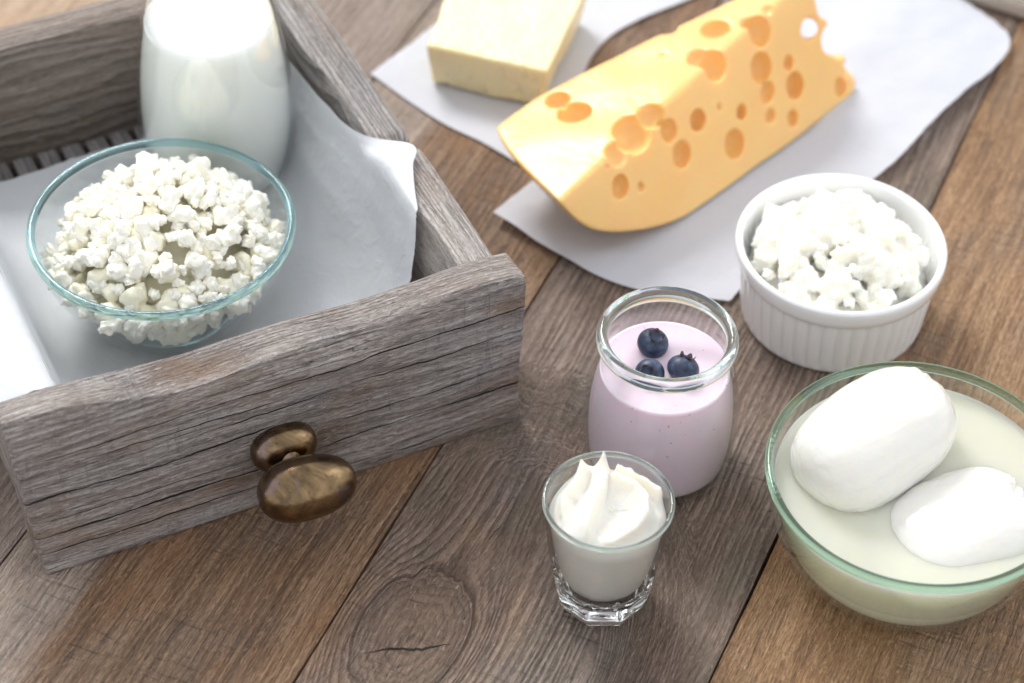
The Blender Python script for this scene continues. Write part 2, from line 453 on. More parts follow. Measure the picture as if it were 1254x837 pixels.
whey_mat()
M['mozzarella'] = soft('mozzarella', (0.83, 0.82, 0.775), (1.0, 0.9, 0.65), 0.007, rough=0.2, spec=0.5, bscale=240, bstr=0.4, bdist=0.0007, bdetail=5, coat=0.25)
M['yogurt'] = soft('blueberry_yogurt', (0.84, 0.69, 0.79), (1.0, 0.7, 0.8), 0.004, rough=0.3, spec=0.4, col2=(0.86, 0.73, 0.82), cscale=120)
nY = NT('blueberry_yogurt_flecked')
cY = nY.coord()
fk = nY.smooth(nY.noise(cY, 620.0, 1.0, 0.4), 0.735, 0.775)
M['yogurt'] = principled(nY, nY.mix(nY.m('MULTIPLY', fk, 0.75), nY.mix(nY.noise(cY, 90.0, 3.0, 0.6), (0.88, 0.70, 0.80), (0.90, 0.76, 0.84)), (0.30, 0.16, 0.30)), 0.3, 0.4, sss=1.0, rad=(1.0, 0.7, 0.8), sscale=0.003)
M['cream'] = soft('whipped_cream', (0.88, 0.86, 0.79), (1.0, 0.85, 0.55), 0.003, rough=0.4, spec=0.35, bscale=500, bstr=0.15, bdist=0.0003)
M['curd_core'] = soft('curd_core_gap_glow', (0.975, 0.925, 0.74), (1.0, 0.9, 0.6), 0.0012, rough=0.3, spec=0.45, w=0.6)  # yellower than the curds: warm glow of the gaps painted into its colour
M['curd'] = soft('cottage_curd', (0.975, 0.945, 0.83), (1.0, 0.9, 0.6), 0.0010, rough=0.33, spec=0.45, w=0.8, bscale=420, bstr=0.5, bdist=0.0006)
M['ricotta'] = soft('soft_cheese', (0.94, 0.915, 0.83), (1.0, 0.85, 0.45), 0.0035, rough=0.3, spec=0.5, bscale=650, bstr=0.35, bdist=0.0006)
M['butter'] = soft('butter', (0.90, 0.80, 0.52), (1.0, 0.8, 0.35), 0.003, rough=0.35, spec=0.4, bscale=150, bstr=0.3, bdist=0.0008)
M['cheese'] = soft('maasdam_cheese', (0.93, 0.585, 0.235), (1.0, 0.5, 0.13), 0.0030, rough=0.25, spec=0.4, bscale=260, bstr=0.04, bdist=0.0006, col2=(0.93, 0.61, 0.26), cscale=25)
M['ceramic'] = soft('white_ceramic', (0.9, 0.915, 0.93), (1, 1, 1), 0.001, rough=0.12, spec=0.5, w=0.15, coat=0.4)
M['paper'] = paper_mat('baking_paper', (0.86, 0.89, 0.93))
M['paper2'] = paper_mat('baking_paper_lilac', (0.77, 0.79, 0.855))
M['brass'] = brass_mat()


def berry_mat():
    n = NT('blueberry_skin')
    co = n.coord('Object')
    a = n.noise(co, 260.0, 4.0, 0.65)
    col = n.ramp(a, [(0.3, (0.012, 0.016, 0.035)), (0.55, (0.045, 0.065, 0.12)), (0.75, (0.13, 0.17, 0.26))])
    return principled(n, col, 0.42, 0.4, normal=n.bump(n.noise(co, 900, 3, 0.5), 0.2, 0.0003))


M['berry'] = berry_mat()
n_ = NT('blueberry_calyx')
M['calyx'] = principled(n_, n_.ramp(n_.noise(n_.coord(), 700, 3, 0.5), [(0.3, (0.02, 0.014, 0.02)), (0.7, (0.12, 0.075, 0.085))]), 0.6, 0.3)


# ------------------------------------------------------------------ mesh helpers
def mesh_obj(name, verts, faces, mat, parent=None, smooth=True, loc=None):
    me = bpy.data.meshes.new(name)
    me.from_pydata([tuple(v) for v in verts], [], faces)
    me.validate(); me.update()
    return link_mesh(name, me, mat, parent, smooth, loc)


def link_mesh(name, me, mat, parent=None, smooth=True, loc=None):
    if mat is not None:
        me.materials.clear(); me.materials.append(mat)
    if smooth:
        for p in me.polygons:
            p.use_smooth = True
    o = bpy.data.objects.new(name, me)
    COL.objects.link(o)
    if parent is not None:
        o.parent = parent
    if loc is not None:
        o.location = loc
    return o


def tag(o, label, cat=None, group=None, kind=None):
    if label: o["label"] = label
    if cat: o["category"] = cat
    if group: o["group"] = group
    if kind: o["kind"] = kind
    return o


def thing(name, label, cat, loc=(0, 0, 0), rz=0.0, group=None):
    o = bpy.data.objects.new(name, None)
    o.empty_display_size = 0.02
    COL.objects.link(o)
    o.location = loc; o.rotation_euler = (0, 0, rz)
    return tag(o, label, cat, group)


def lathe(profile, n=96, fr=None, closed=True):
    """profile: (r, z) list; closed -> profile is a loop. fr(theta, r, z) -> r lets the section vary round the axis."""
    verts, faces = [], []
    k = len(profile)
    for i in range(n):
        a = 2 * math.pi * i / n
        for (r, z) in profile:
            rr = fr(a, r, z) if fr else r
            verts.append((rr * math.cos(a), rr * math.sin(a), z))
    for i in range(n):
        j = (i + 1) % n
        for q in range(k if closed else k - 1):
            p = (q + 1) % k
            faces.append((i * k + q, j * k + q, j * k + p, i * k + p))
    return verts, faces


def lathe_solid(profile, n=96, fr=None):
    """profile runs from the axis at the bottom to the axis at the top"""
    v, f = lathe(profile, n, fr, closed=False)
    k = len(profile)
    f.append(tuple(i * k for i in range(n))[::-1])
    f.append(tuple(i * k + k - 1 for i in range(n)))
    return v, f


def crom(p0, p1, p2, p3, t):
    return 0.5 * ((2 * p1) + (p2 - p0) * t + (2 * p0 - 5 * p1 + 4 * p2 - p3) * t * t + (3 * p1 - p0 - 3 * p2 + p3) * t ** 3)


def spline(pts, n):
    """Catmull-Rom resample of a list of Vectors to n points"""
    k = len(pts)
    out = []
    for i in range(n):
        s = i / (n - 1) * (k - 1)
        j = min(int(s), k - 2); t = s - j
        p0 = pts[j - 1] if j > 0 else pts[0] * 2 - pts[1]
        p3 = pts[j + 2] if j + 2 < k else pts[-1] * 2 - pts[-2]
        out.append(crom(p0, pts[j], pts[j + 1], p3, t))
    return out


def smooth_profile(pts, n):
    return [(p.x, p.y) for p in spline([Vector((a, b)) for a, b in pts], n)]


def surface_nets(d, org, h):
    """mesh the zero level of a sampled distance field (negative inside)"""
    nx, ny, nz = d.shape
    ins = d < 0
    acc = np.zeros((nx - 1, ny - 1, nz - 1, 3), np.float32)
    cnt = np.zeros((nx - 1, ny - 1, nz - 1), np.float32)
    sl = lambda o, n: slice(o, n - 1 + o)
    for ax in range(3):
        o1, o2 = [k for k in range(3) if k != ax]
        for p in (0, 1):
            for q in (0, 1):
                st = [0, 0, 0]; st[o1] = p; st[o2] = q
                en = list(st); en[ax] = 1
                A = d[sl(st[0], nx), sl(st[1], ny), sl(st[2], nz)]
                B = d[sl(en[0], nx), sl(en[1], ny), sl(en[2], nz)]
                cr = (A < 0) != (B < 0)
                with np.errstate(divide='ignore', invalid='ignore'):
                    t = np.where(cr, A / (A - B), 0)
                acc[..., ax] += np.where(cr, t, 0)
                acc[..., o1] += np.where(cr, p, 0)
                acc[..., o2] += np.where(cr, q, 0)
                cnt += cr
    act = cnt > 0
    idx = np.full(act.shape, -1, np.int64)
    ids = np.argwhere(act)
    idx[act] = np.arange(len(ids))
    verts = (ids + acc[act] / cnt[act][:, None]) * h + np.array(org)
    faces = []
    for ax in range(3):
        o1, o2 = [(1, 2), (2, 0), (0, 1)][ax]
        lo = [slice(None)] * 3; hi = [slice(None)] * 3
        lo[ax] = slice(0, -1); hi[ax] = slice(1, None)
        A = ins[tuple(lo)]; B = ins[tuple(hi)]
        e = np.argwhere(A != B)
        e = e[(e[:, o1] > 0) & (e[:, o2] > 0) & (e[:, o1] < d.shape[o1] - 1) & (e[:, o2] < d.shape[o2] - 1)]
        flip = A[e[:, 0], e[:, 1], e[:, 2]]

        def at(da, db):
            q = e.copy(); q[:, o1] += da; q[:, o2] += db
            return idx[q[:, 0], q[:, 1], q[:, 2]]
        Q = np.stack([at(-1, -1), at(0, -1), at(0, 0), at(-1, 0)], 1)
        Q[~flip] = Q[~flip][:, ::-1]
        faces.append(Q)
    faces = np.concatenate(faces)
    me = bpy.data.meshes.new("net")
    me.from_pydata(verts.tolist(), [], faces.tolist())
    me.update()
    return me


def displace(me, fn):
    n = len(me.vertices)
    co = np.empty(n * 3, np.float32); no = np.empty(n * 3, np.float32)
    me.vertices.foreach_get('co', co)
    me.vertex_normals.foreach_get('vector', no)
    co = co.reshape(-1, 3); no = no.reshape(-1, 3)
    d = np.array([fn(Vector(p)) for p in co.tolist()], np.float32)
    co = co + no * d[:, None]
    me.vertices.foreach_set('co', co.ravel())
    me.update()


def hull_planes(points):
    bm = bmesh.new()
    for p in points:
        bm.verts.new(p)
    bmesh.ops.convex_hull(bm, input=bm.verts)
    bmesh.ops.recalc_face_normals(bm, faces=bm.faces)
    bm.normal_update()
    out = []
    for f in bm.faces:
        if f.calc_area() < 1e-9: continue
        nrm = f.normal; dd = nrm.dot(f.verts[0].co)
        if not any((nrm - n2).length < 0.02 and abs(dd - d2) < 2e-4 for n2, d2 in out):
            out.append((nrm.copy(), dd))
    bm.free()
    return out


def grid(lo, hi, h):
    ax = [np.arange(lo[k], hi[k] + h, h, dtype=np.float32) for k in range(3)]
    return np.meshgrid(*ax, indexing='ij')


def hull_field(points, h, soft_k, pad=0.003):
    lo = [min(p[k] for p in points) - pad for k in range(3)]; hi = [max(p[k] for p in points) + pad for k in range(3)]
    X, Y, Z = grid(lo, hi, h)
    acc = np.zeros_like(X)
    for nrm, dd in hull_planes(points):
        acc += np.exp(np.clip((nrm.x * X + nrm.y * Y + nrm.z * Z - dd) / soft_k, -60, 60))
    return np.log(acc + 1e-30) * soft_k, lo, (X, Y, Z)


def board(name, L, T, H, mat, parent=None, loc=(0, 0, 0), rz=0.0, nx=70, ny=6, nz=14, rnd=0.0016, amp=0.0006, seed=0.0, warp=None):
    """a board from (0,0,0) to (L,T,H): grid box with worn corners and an uneven surface"""
    bm = bmesh.new()
    cache = {}

    def put(i, j, k):
        key = (i, j, k)
        if key not in cache:
            p = Vector((L * i / nx, T * j / ny, H * k / nz))
            q = Vector(p)
            # rounded edges: pull box-edge vertices in towards the core box
            lo = Vector((rnd, rnd, rnd)); hi = Vector((L - rnd, T - rnd, H - rnd))
            c = Vector([min(max(q[a], lo[a]), hi[a]) for a in range(3)])
            d = q - c
            nout = sum(1 for a in range(3) if abs(d[a]) > 1e-9)
            if nout > 1:
                q = c + d.normalized() * rnd
            # uneven
            s = Vector((q.x * 18 + seed, q.y * 60, q.z * 60))
            q += Vector((noise.noise(s + Vector((9, 1, 2))), noise.noise(s), noise.noise(s + Vector((4, 7, 1))))) * amp
            s2 = Vector((q.x * 90 + seed, q.y * 500, q.z * 500))
            q += Vector((noise.noise(s2 + Vector((3, 3, 3))) * 0.6, noise.noise(s2), noise.noise(s2 + Vector((8, 2, 5))))) * amp * 0.35
            if warp:
                q = warp(q, p)
            cache[key] = bm.verts.new(q)
        return cache[key]

    def ii(n, s, r):
        return range(n)

    for j in range(ny):
        for k in range(nz):
            bm.faces.new((put(0, j, k), put(0, j, k + 1), put(0, j + 1, k + 1), put(0, j + 1, k)))
            bm.faces.new((put(nx, j, k), put(nx, j + 1, k), put(nx, j + 1, k + 1), put(nx, j, k + 1)))
    for i in range(nx):
        for k in range(nz):
            bm.faces.new((put(i, 0, k), put(i + 1, 0, k), put(i + 1, 0, k + 1), put(i, 0, k + 1)))
            bm.faces.new((put(i, ny, k), put(i, ny, k + 1), put(i + 1, ny, k + 1), put(i + 1, ny, k)))
        for j in range(ny):
            bm.faces.new((put(i, j, nz), put(i + 1, j, nz), put(i + 1, j + 1, nz), put(i, j + 1, nz)))
            bm.faces.new((put(i, j, 0), put(i, j + 1, 0), put(i + 1, j + 1, 0), put(i + 1, j, 0)))
    me = bpy.data.meshes.new(name)
    bm.to_mesh(me); bm.free()
    try:
        me.set_sharp_from_angle(angle=R(38))
    except Exception:
        pass
    o = link_mesh(name, me, mat, parent, True, loc)
    o.rotation_euler = (0, 0, rz)
    return o


def sheet(name, rows, nu, nv, mat, parent=None, torn=(0, 0, 0, 0), amp=0.0006, seed=0.0, zmin=None):
    """paper: rows of control points (mm) -> bicubic surface"""
    rows = [[Vector(p) / 1000 for p in r] for r in rows]
    lines = [spline(r, nu) for r in rows]
    grid = []
    cols = [spline([lines[j][i] for j in range(len(rows))], nv) for i in range(nu)]
    verts = []
    for j in range(nv):
        for i in range(nu):
            p = Vector(cols[i][j])
            s = Vector((p.x * 30 + seed, p.y * 30, 0))
            p.z += noise.noise(s) * amp + noise.noise(s * 2.7) * amp * 0.4
            rg = noise.noise(Vector((i * 0.83 + seed, j * 0.83, 1.7))) * 0.0008
            if (torn[0] and j == 0) or (torn[1] and j == nv - 1):
                p.y += rg
            if (torn[2] and i == 0) or (torn[3] and i == nu - 1):
                p.x += rg; p.z += rg * 0.4
            if zmin is not None and p.z < zmin:
                p.z = zmin
            verts.append(p)
    faces = [(j * nu + i, j * nu + i + 1, (j + 1) * nu + i + 1, (j + 1) * nu + i) for j in range(nv - 1) for i in range(nu - 1)]
    return mesh_obj(name, verts, faces, mat, parent)


def ico(sub=3):
    bm = bmesh.new()
    bmesh.ops.create_icosphere(bm, subdivisions=sub, radius=1.0)
    return bm


def lumps(blobs, voxel, rough=0.0, rscale=200.0, blend=0.0006, clip=None):
    """union of uneven ellipsoid lumps (centre, radii, rotation) -> one mesh"""
    lo = [min(c[k] - 1.5 * max(r) for c, r, _ in blobs) for k in range(3)]
    hi = [max(c[k] + 1.5 * max(r) for c, r, _ in blobs) for k in range(3)]
    X, Y, Z = grid(lo, hi, voxel)
    D = np.full(X.shape, 20 * voxel, np.float32)
    for bi, (c, rad, rot) in enumerate(blobs):
        m = 1.45 * max(rad)
        i0 = [max(0, int((c[k] - m - lo[k]) / voxel)) for k in range(3)]
        i1 = [int((c[k] + m - lo[k]) / voxel) + 2 for k in range(3)]
        s = tuple(slice(a, b) for a, b in zip(i0, i1))
        P = np.stack([X[s] - c[0], Y[s] - c[1], Z[s] - c[2]], -1)
        rm = np.array(Euler(rot).to_matrix(), np.float32)
        P = P @ rm
        Q = P / np.array(rad, np.float32)
        l = np.linalg.norm(Q, axis=-1)
        wob = 0.16 * np.sin(Q[..., 0] * 2.9 + bi) * np.cos(Q[..., 1] * 3.3 + bi * 1.7) + 0.10 * np.sin(Q[..., 2] * 5.1 + Q[..., 0] * 3.7 + bi * 0.7)
        d = (l - 1 - wob * np.minimum(l, 1.3)) * min(rad)
        cur = D[s]
        k = np.clip(0.5 + 0.5 * (cur - d) / blend, 0, 1)
        D[s] = cur * (1 - k) + d * k - blend * k * (1 - k)
    if clip is not None:
        D = np.maximum(D, clip(X, Y, Z))
    me = surface_nets(D, lo, voxel)
    if rough:
        displace(me, lambda p: rough * (noise.noise(p * rscale) + 0.5 * noise.noise(p * rscale * 2.3) + 0.3 * noise.noise(p * rscale * 5.1)))
    return me


# ------------------------------------------------------------------ the table
UA = R(67.7)
U = Vector((math.cos(UA), math.sin(UA), 0)); Nn = Vector((math.sin(UA), -math.cos(UA), 0))
table = mesh_obj("table_top", [(-0.55, -0.45, -0.03), (0.55, -0.45, -0.03), (0.55, 0.6, -0.03), (-0.55, 0.6, -0.03),
                               (-0.55, -0.45, -0.024), (0.55, -0.45, -0.024), (0.55, 0.6, -0.024), (-0.55, 0.6, -0.024)],
                 [(0, 3, 2, 1), (4, 5, 6, 7), (0, 1, 5, 4), (1, 2, 6, 5), (2, 3, 7, 6), (3, 0, 4, 7)], M['under'], smooth=False)  # slab added beneath the planks so no light shows through their gaps
tag(table, "rustic table of weathered brown planks under everything", "table", kind="structure")
joints = [-0.400, -0.261, -0.130, -0.002, 0.1375, 0.276, 0.41]
pm = ['plank_tan', 'plank_grey', 'plank_brown', 'plank_knotty', 'plank_orange', 'plank_brown']
# object Y of a plank runs against Nn, so its origin sits on the higher joint of the pair
for i in range(len(joints) - 1):
    a, b = joints[i] + 0.00025, joints[i + 1] - 0.00025
    Lp = 0.95
    mid = (a + b) / 2
    o0 = U * (-0.42) + Nn * mid
    Wd = b - a

    def shift(q, p, Wd=Wd):
        q = Vector(q); q.x -= 0.0; q.y -= Wd / 2
        q.z = q.z - 0.0235
        if q.z > -0.0030:
            q.z = min(q.z, 0.0)
        q.x -= 0.42 * 0
        return q
    b_ = board("plank", Lp, Wd, 0.0235, M[pm[i]], table, nx=90, ny=18, nz=4, rnd=0.0009, amp=0.0005, seed=i * 7.7, warp=shift)
    # local X = U, local Y = -Nn ; the origin is moved so that x = world distance along U
    b_.location = o0
    b_.rotation_euler = (0, 0, UA)
    me = b_.data
    for v in me.vertices:
        v.co.x -= 0.42
    b_.location = Nn * mid

# ------------------------------------------------------------------ the drawer
DA = R(26.8475)
DO = Vector((-0.1748, -0.1357, 0))
E1 = Vector((math.cos(DA), math.sin(DA), 0)); E2 = Vector((-math.sin(DA), math.cos(DA), 0))


def dl(x, y, z=0.0):
    return DO + E1 * x + E2 * y + Vector((0, 0, z))


drawer = thing("wooden_drawer", "weathered grey wooden drawer with brass knob holding bottle and bowl", "drawer", DO, DA)


def front_warp(q, p):
    q = Vector(q)
    t = q.x / 0.2015
    hz = q.z / 0.078
    # worn, wavy top front edge
    wave = 0.0032 * math.sin(t * 7.0 + 1.2) + 0.0019 * math.sin(t * 15.0 + 0.4)
    fy = max(0.0, 1 - q.y / 0.02)
    if hz > 0.5:
        q.z += wave * (hz - 0.5) * 2 * (0.35 + 0.65 * fy) + (0.003 * (1 - t) - 0.0015) * (hz - 0.5) * 2
        q.y += fy * max(0, hz - 0.9) * 10 * (0.0022 + 0.0022 * math.sin(t * 9 + 2.0))
    # the left end is cut askew, the right end is worn round
    q.x -= max(0, 1 - t * 6) * (0.0058 * hz)
    q.x -= max(0, t * 8 - 7) * (0.0035 * max(0, hz - 0.55) + 0.0015 * math.sin(hz * 5)) * 1.0
    # the lower edge lifts a little to the right
    return q


board("front_board", 0.2015, 0.018, 0.078, M['drawer_front'], drawer, nx=120, ny=9, nz=30, rnd=0.0016, amp=0.0007, seed=3.3, warp=front_warp)


def side_warp(q, p):
    q = Vector(q)
    # local X is along the board's length (from front to back)
    t = q.x / 0.205
    if q.z > 0.05:
        k = (q.z - 0.05) / 0.024
        # a knotty hollow about 45% along, inner edge wavy
        q.z -= 0.0055 * k * math.exp(-((q.x - 0.080) / 0.0045) ** 2) + 0.0015 * k * (1 if q.x > 0.080 else 0)
        inner = max(0.0, (q.y - 0.006) / 0.0125)
        q.y -= k * inner * 0.0032 * (0.5 + 0.5 * math.sin(q.x * 62 + 0.6))
    return q


# right and left side boards: length runs along drawer +Y
sb = board("side_board", 0.206, 0.0185, 0.0735, M['drawer_side'], drawer, loc=(0.1985, 0.0205, 0), rz=R(90), nx=110, ny=9, nz=22, amp=0.0008, seed=11.0, warp=side_warp)
tag(sb, "side board with a knot hollow, on the butter side")
board("side_board", 0.206, 0.0185, 0.0735, M['drawer_side'], drawer, loc=(0.0205, 0.0188, 0), rz=R(90), nx=90, ny=8, nz=16, amp=0.0007, seed=15.0)
bb_ = board("back_board", 0.200, 0.0155, 0.0745, M['drawer_back'], drawer, loc=(0, 0.2255, 0), nx=90, ny=8, nz=18, amp=0.0009, seed=19.0)
# floor slats run front to back
for i in range(14):
    w = 0.157 / 14
    board("floor_slat", 0.205, w - 0.0022, 0.006, M['drawer_floor'], drawer, loc=(0.0215 + w * (i + 1), 0.0195, 0.009), rz=R(90), nx=24, ny=2, nz=1, rnd=0.001, amp=0.0004, seed=i * 3.1)


# brass knob
def egg(a, b, c, skew=0.0, n=48, m_=32, pw=2.0):
    v, f = [], []
    for i in range(m_ + 1):
        ph = math.pi * i / m_
        for j in range(n):
            th = 2 * math.pi * j / n
            x = math.cos(ph); r = math.sin(ph)
            k = (abs(x) ** 2.3 + r ** 2.3) ** (-1 / 2.3)
            x *= k; r *= k
            r *= 1 + skew * x
            v.append((a * x, b * r * math.cos(th), c * r * math.sin(th)))
    for i in range(m_):
        for j in range(n):
            k = (j + 1) % n
            f.append((i * n + j, i * n + k, (i + 1) * n + k, (i + 1) * n + j))
    return v, f


knob = bpy.data.objects.new("knob", None)
COL.objects.link(knob); knob.parent = drawer; knob.location = (0.0975, 0, 0.0325); knob.empty_display_size = 0.01
v, f = egg(0.0132, 0.0085, 0.0102)
k1 = mesh_obj("knob_base", v, f, M['brass'], knob, loc=(0, -0.0028, 0))
v, f = egg(0.0193, 0.0120, 0.0128, skew=-0.06)
k2 = mesh_obj("knob_head", v, f, M['brass'], knob, loc=(0.0005, -0.0255, -0.0005))
k2.rotation_euler = (0, R(4), R(-3))
v, f = lathe(smooth_profile([(0.0062, 0.0), (0.0035, 0.008), (0.0040, 0.020)], 10), 32, closed=False)
kn = mesh_obj("knob_neck", v, f, M['brass'], knob, loc=(0, -0.006, 0)); kn.rotation_euler = (R(90), 0, 0)

# ------------------------------------------------------------------ paper in the drawer (drawer frame, mm)
LX = [(-15, 66), (1, 74.6), (18.5, 75.2), (26, 52), (40, 23), (85, 18.5)]


def prow(y, right, dyl=0.0, lz=None):
    r = []
    for i, (x, z) in enumerate(LX):
        yy = y + dyl * max(0, (5 - i) / 5.0)
        r.append((x, yy, z))
    return r + [(a, y, b) for a, b in right]


def prow2(y, right, dyl=0.0):
    r = prow(y, [], dyl)
    return r + [tuple(p) for p in right]


rows = [prow2(21.5, [(120, 22, 18.5), (150, 32, 21), (168, 44, 36), (176.5, 51, 58), (178.8, 54, 75.6), (179.6, 55, 77), (180.5, 56, 77.2)]),
        prow2(44, [(122, 47, 18.5), (154, 52, 22), (170, 57, 38), (176.8, 61, 60), (178.8, 63, 76), (181.5, 65, 77.4), (184, 67, 77.4)]),
        prow2(66, [(124, 67, 18.5), (156, 70, 22.5), (171, 73, 39), (177, 75, 61), (179, 77, 76.2), (184, 78, 77.5), (189, 80, 77.5)]),
        prow2(88, [(125, 88, 18.5), (156, 88, 23), (171, 88, 40), (176.8, 88, 61), (178.8, 89, 76), (186, 90, 77.6), (194, 92, 77.6)]),
        prow2(112, [(125, 112, 18.5), (156, 112, 23), (170, 112, 40), (176, 112, 57), (177.6, 113, 66), (178.2, 113.5, 70), (178.6, 114, 73.5)]),
        prow2(146, [(125, 146, 18.5), (156, 146, 22), (169, 146, 37), (174.5, 146, 50), (176.3, 146, 58), (176.8, 146, 62), (177.2, 146, 66)], -8),
        prow2(186, [(125, 186, 18.5), (156, 186, 21), (169, 186, 34), (174, 186, 46), (175.8, 186, 54), (176.2, 186, 57), (176.5, 186, 60)], -24),
        prow2(210, [(125, 210, 18.5), (156, 210, 20), (169, 210, 32), (174, 210, 44), (175.6, 210, 51), (176, 210, 54), (176.3, 210, 57)], -30)]
dp = sheet("baking_paper", rows, 170, 120, M['paper'], None, torn=(1, 1, 0, 0), amp=0.0009, seed=5.0)
dp.location = DO; dp.rotation_euler = (0, 0, DA)
for v_ in dp.data.vertices:
    v_.co.z = max(v_.co.z, 0.0158)
tag(dp, "translucent baking paper lining the drawer under the bottle and bowl", "paper", "sheets of baking paper")

# ------------------------------------------------------------------ papers on the table
rows = [[(-71, 177, 1), (-38, 144, 1.2), (-17, 129, 1.2), (3, 112, 1.5)],
        [(-46, 212, 0.6), (-5, 180, 0.6), (10, 168, 0.6), (24, 160, 1)],
        [(-12, 262, 1), (15, 240, 0.8), (32, 226, 1), (44, 212, 1.5)],
        [(10, 300, 1), (40, 285, 1), (70, 272, 1), (104, 258, 1.5)]]
p1 = sheet("baking_paper", rows, 70, 70, M['paper2'], None, torn=(0, 1, 1, 0), amp=0.0006, seed=9.0, zmin=0.0006)
tag(p1, "white baking paper lying under the butter block", "paper", "sheets of baking paper")
rows = [[(-10, 76, 5.5), (21, 51, 3.0), (52, 33, 1.5), (93, 27, 0.8)],
        [(8, 103, 1.5), (45, 85, 0.9), (80, 72, 0.9), (117, 62, 1.0)],
        [(45, 138, 1.2), (82, 130, 0.9), (120, 121, 1.2), (167, 113, 5.0)],
        [(92, 184, 1.2), (122, 180, 0.9), (156, 171, 4.0), (197, 155, 6.0)],
        [(124, 242, 1.5), (152, 236, 3.5), (188, 227, 9.0), (237, 211, 4.0)],
        [(150, 295, 1.5), (166, 288, 4.0), (190, 273, 7.0), (216, 252, 2.5)]]
p2 = sheet("baking_paper", rows, 90, 110, M['paper2'], None, torn=(0, 1, 0, 1), amp=0.0016, seed=14.0, zmin=0.0018)
for v_ in p2.data.vertices:   # flat where the cheese stands
    pass
tag(p2, "large crinkled baking paper spread beneath the holey cheese", "paper", "sheets of baking paper")

# ------------------------------------------------------------------ pale board at the far corner
pb = thing("cutting_board", "pale wooden board just showing at the far corner beyond the paper", "board", (0.232, 0.243, 0), R(-26))
board("board_slab", 0.16, 0.10, 0.012, M['pale_board'], pb, loc=(-0.06, 0.0, 0.0), nx=30, ny=16, nz=4, rnd=0.003, amp=0.0003)

# ------------------------------------------------------------------ butter
bz = 0.0240
bot = [(-42.5, 170.5), (9.5, 154.5), (26, 205), (-31, 216)]
top = [(-44.2, 173.0), (13.3, 156.0), (32, 216), (-36.5, 216)]
top = [(-44.0, 168.5), (13.2, 151.5), (33, 222), (-33, 228)]
bot = [(-42.5, 170.0), (9.5, 154.5), (30, 222), (-31, 230)]
v = [(x / 1000, y / 1000, 0.0) for x, y in bot] + [(x / 1000, y / 1000, bz) for x, y in top]
f = [(3, 2, 1, 0), (4, 5, 6, 7), (0, 1, 5, 4), (1, 2, 6, 5), (2, 3, 7, 6), (3, 0, 4, 7)]
bc = Vector((-0.006, 0.19, 0.0016))
D, lo, _ = hull_field([Vector(a) - Vector((bc.x, bc.y, 0)) for a in v], 0.0009, 0.0007)
me = surface_nets(D, lo, 0.0009)


def butter_d(p):
    d = 0.0007 * noise.noise(p * 70) + 0.0004 * noise.noise(Vector((p.x * 500, p.y * 500, p.z * 60)))
    if p.z < 0.019:      # crumbly gouges on the cut sides
        d -= 0.0022 * max(0, noise.noise(p * 260 + Vector((3, 1, 0))) - 0.25)
    return d


displace(me, butter_d)
butter = link_mesh("butter_block", me, M['butter'], None, True, bc)
tag(butter, "pale yellow block of butter on baking paper behind the cheese", "butter")

# ------------------------------------------------------------------ cheese
pts = [(17.6, 40.4, 41.6), (23.8, 40.7, 32.2), (32.9, 44.3, 22.9), (43.9, 50.9, 14.9), (56.9, 60.5, 8.2), (75.8, 76.3, 1.5), (114.8, 117.5, 1.0), (157.7, 166.5, 1.5),
       (160.3, 172.8, 5.9), (152.5, 174.5, 22.0), (134.0, 176.0, 56.0), (124.5, 173.3, 63.0), (116.7, 163.2, 61.3),
       (-11.5, 98.1, 36.0), (1.6, 112.6, 38.6), (25.0, 124.0, 43.2), (45.0, 139.0, 47.2), (67.1, 153.0, 51.5), (98.6, 168.0, 57.7), (114.0, 178.0, 60.4), (-3.1, 77.1, 37.6), (6.0, 58.2, 39.3), (-9, 86, 36.8),
       (-4, 98, 24), (12, 104, 10), (34, 108, 2), (75, 135, 1.5), (120, 172, 1.5), (150, 182, 1.5), (6, 74, 24), (22, 66, 12)]
cc = Vector((75, 115, 0))
holes = [(48.9, 83.8, 47.8, 8.5, "t"), (57.5, 93.3, 49.5, 5.7, "t"), (43.2, 71.2, 46.7, 5.6, "t"), (24.3, 100.3, 43.0, 6.5, "t"), (86.9, 147.6, 55.4, 5.6, "t"), (79.0, 127.9, 53.8, 5.1, "t"),
         (87.0, 123.9, 51.8, 6.6, "f"), (101.5, 149.4, 58.3, 3.0, "t"), (107.8, 147.8, 53.3, 6.7, "f"), (108.6, 139.2, 39.6, 6.4, "f"), (122.4, 150.6, 34.0, 3.0, "f"), (126.3, 147.5, 23.3, 5.7, "f"),
         (112.4, 135.7, 28.4, 4.5, "f"), (66.0, 92.5, 39.9, 4.7, "f"), (79.2, 104.6, 36.4, 4.7, "f"), (89.1, 115.1, 35.8, 1.5, "f"), (72.5, 91.2, 27.7, 5.1, "f"), (97.4, 111.7, 17.6, 5.9, "f"),
         (114.6, 131.2, 18.4, 3.0, "f"), (125.9, 138.7, 11.2, 3.8, "f"), (45.3, 63.8, 31.4, 4.6, "f"), (54.6, 70.3, 26.1, 1.8, "f"), (99.9, 121.6, 28.0, 3.3, "f"), (132.0, 166.6, 41.8, 5.0, "b"),
         (150.7, 164.8, 9.5, 3.9, "f"), (149.6, 174.0, 26.9, 5.8, "b"), (16.8, 110.9, 41.8, 4.9, "t"), (66.1, 152.6, 51.5, 3.9, "t"), (63.4, 133.5, 50.8, 1.5, "t"), (139.7, 178.2, 46.9, 5.2, "b"),
         (39.1, 64.5, 42.1, 1.1, "f"), (110.9, 157.1, 60.1, 2.6, "t")]
vd = Vector((0.12, 0.79, -0.60))
for k in range(6):
    q = Vector((131.8, 166.5, 42.2)) + vd * (4.0 * k)
    holes.append((q.x, q.y, q.z, 4.3, 'b'))
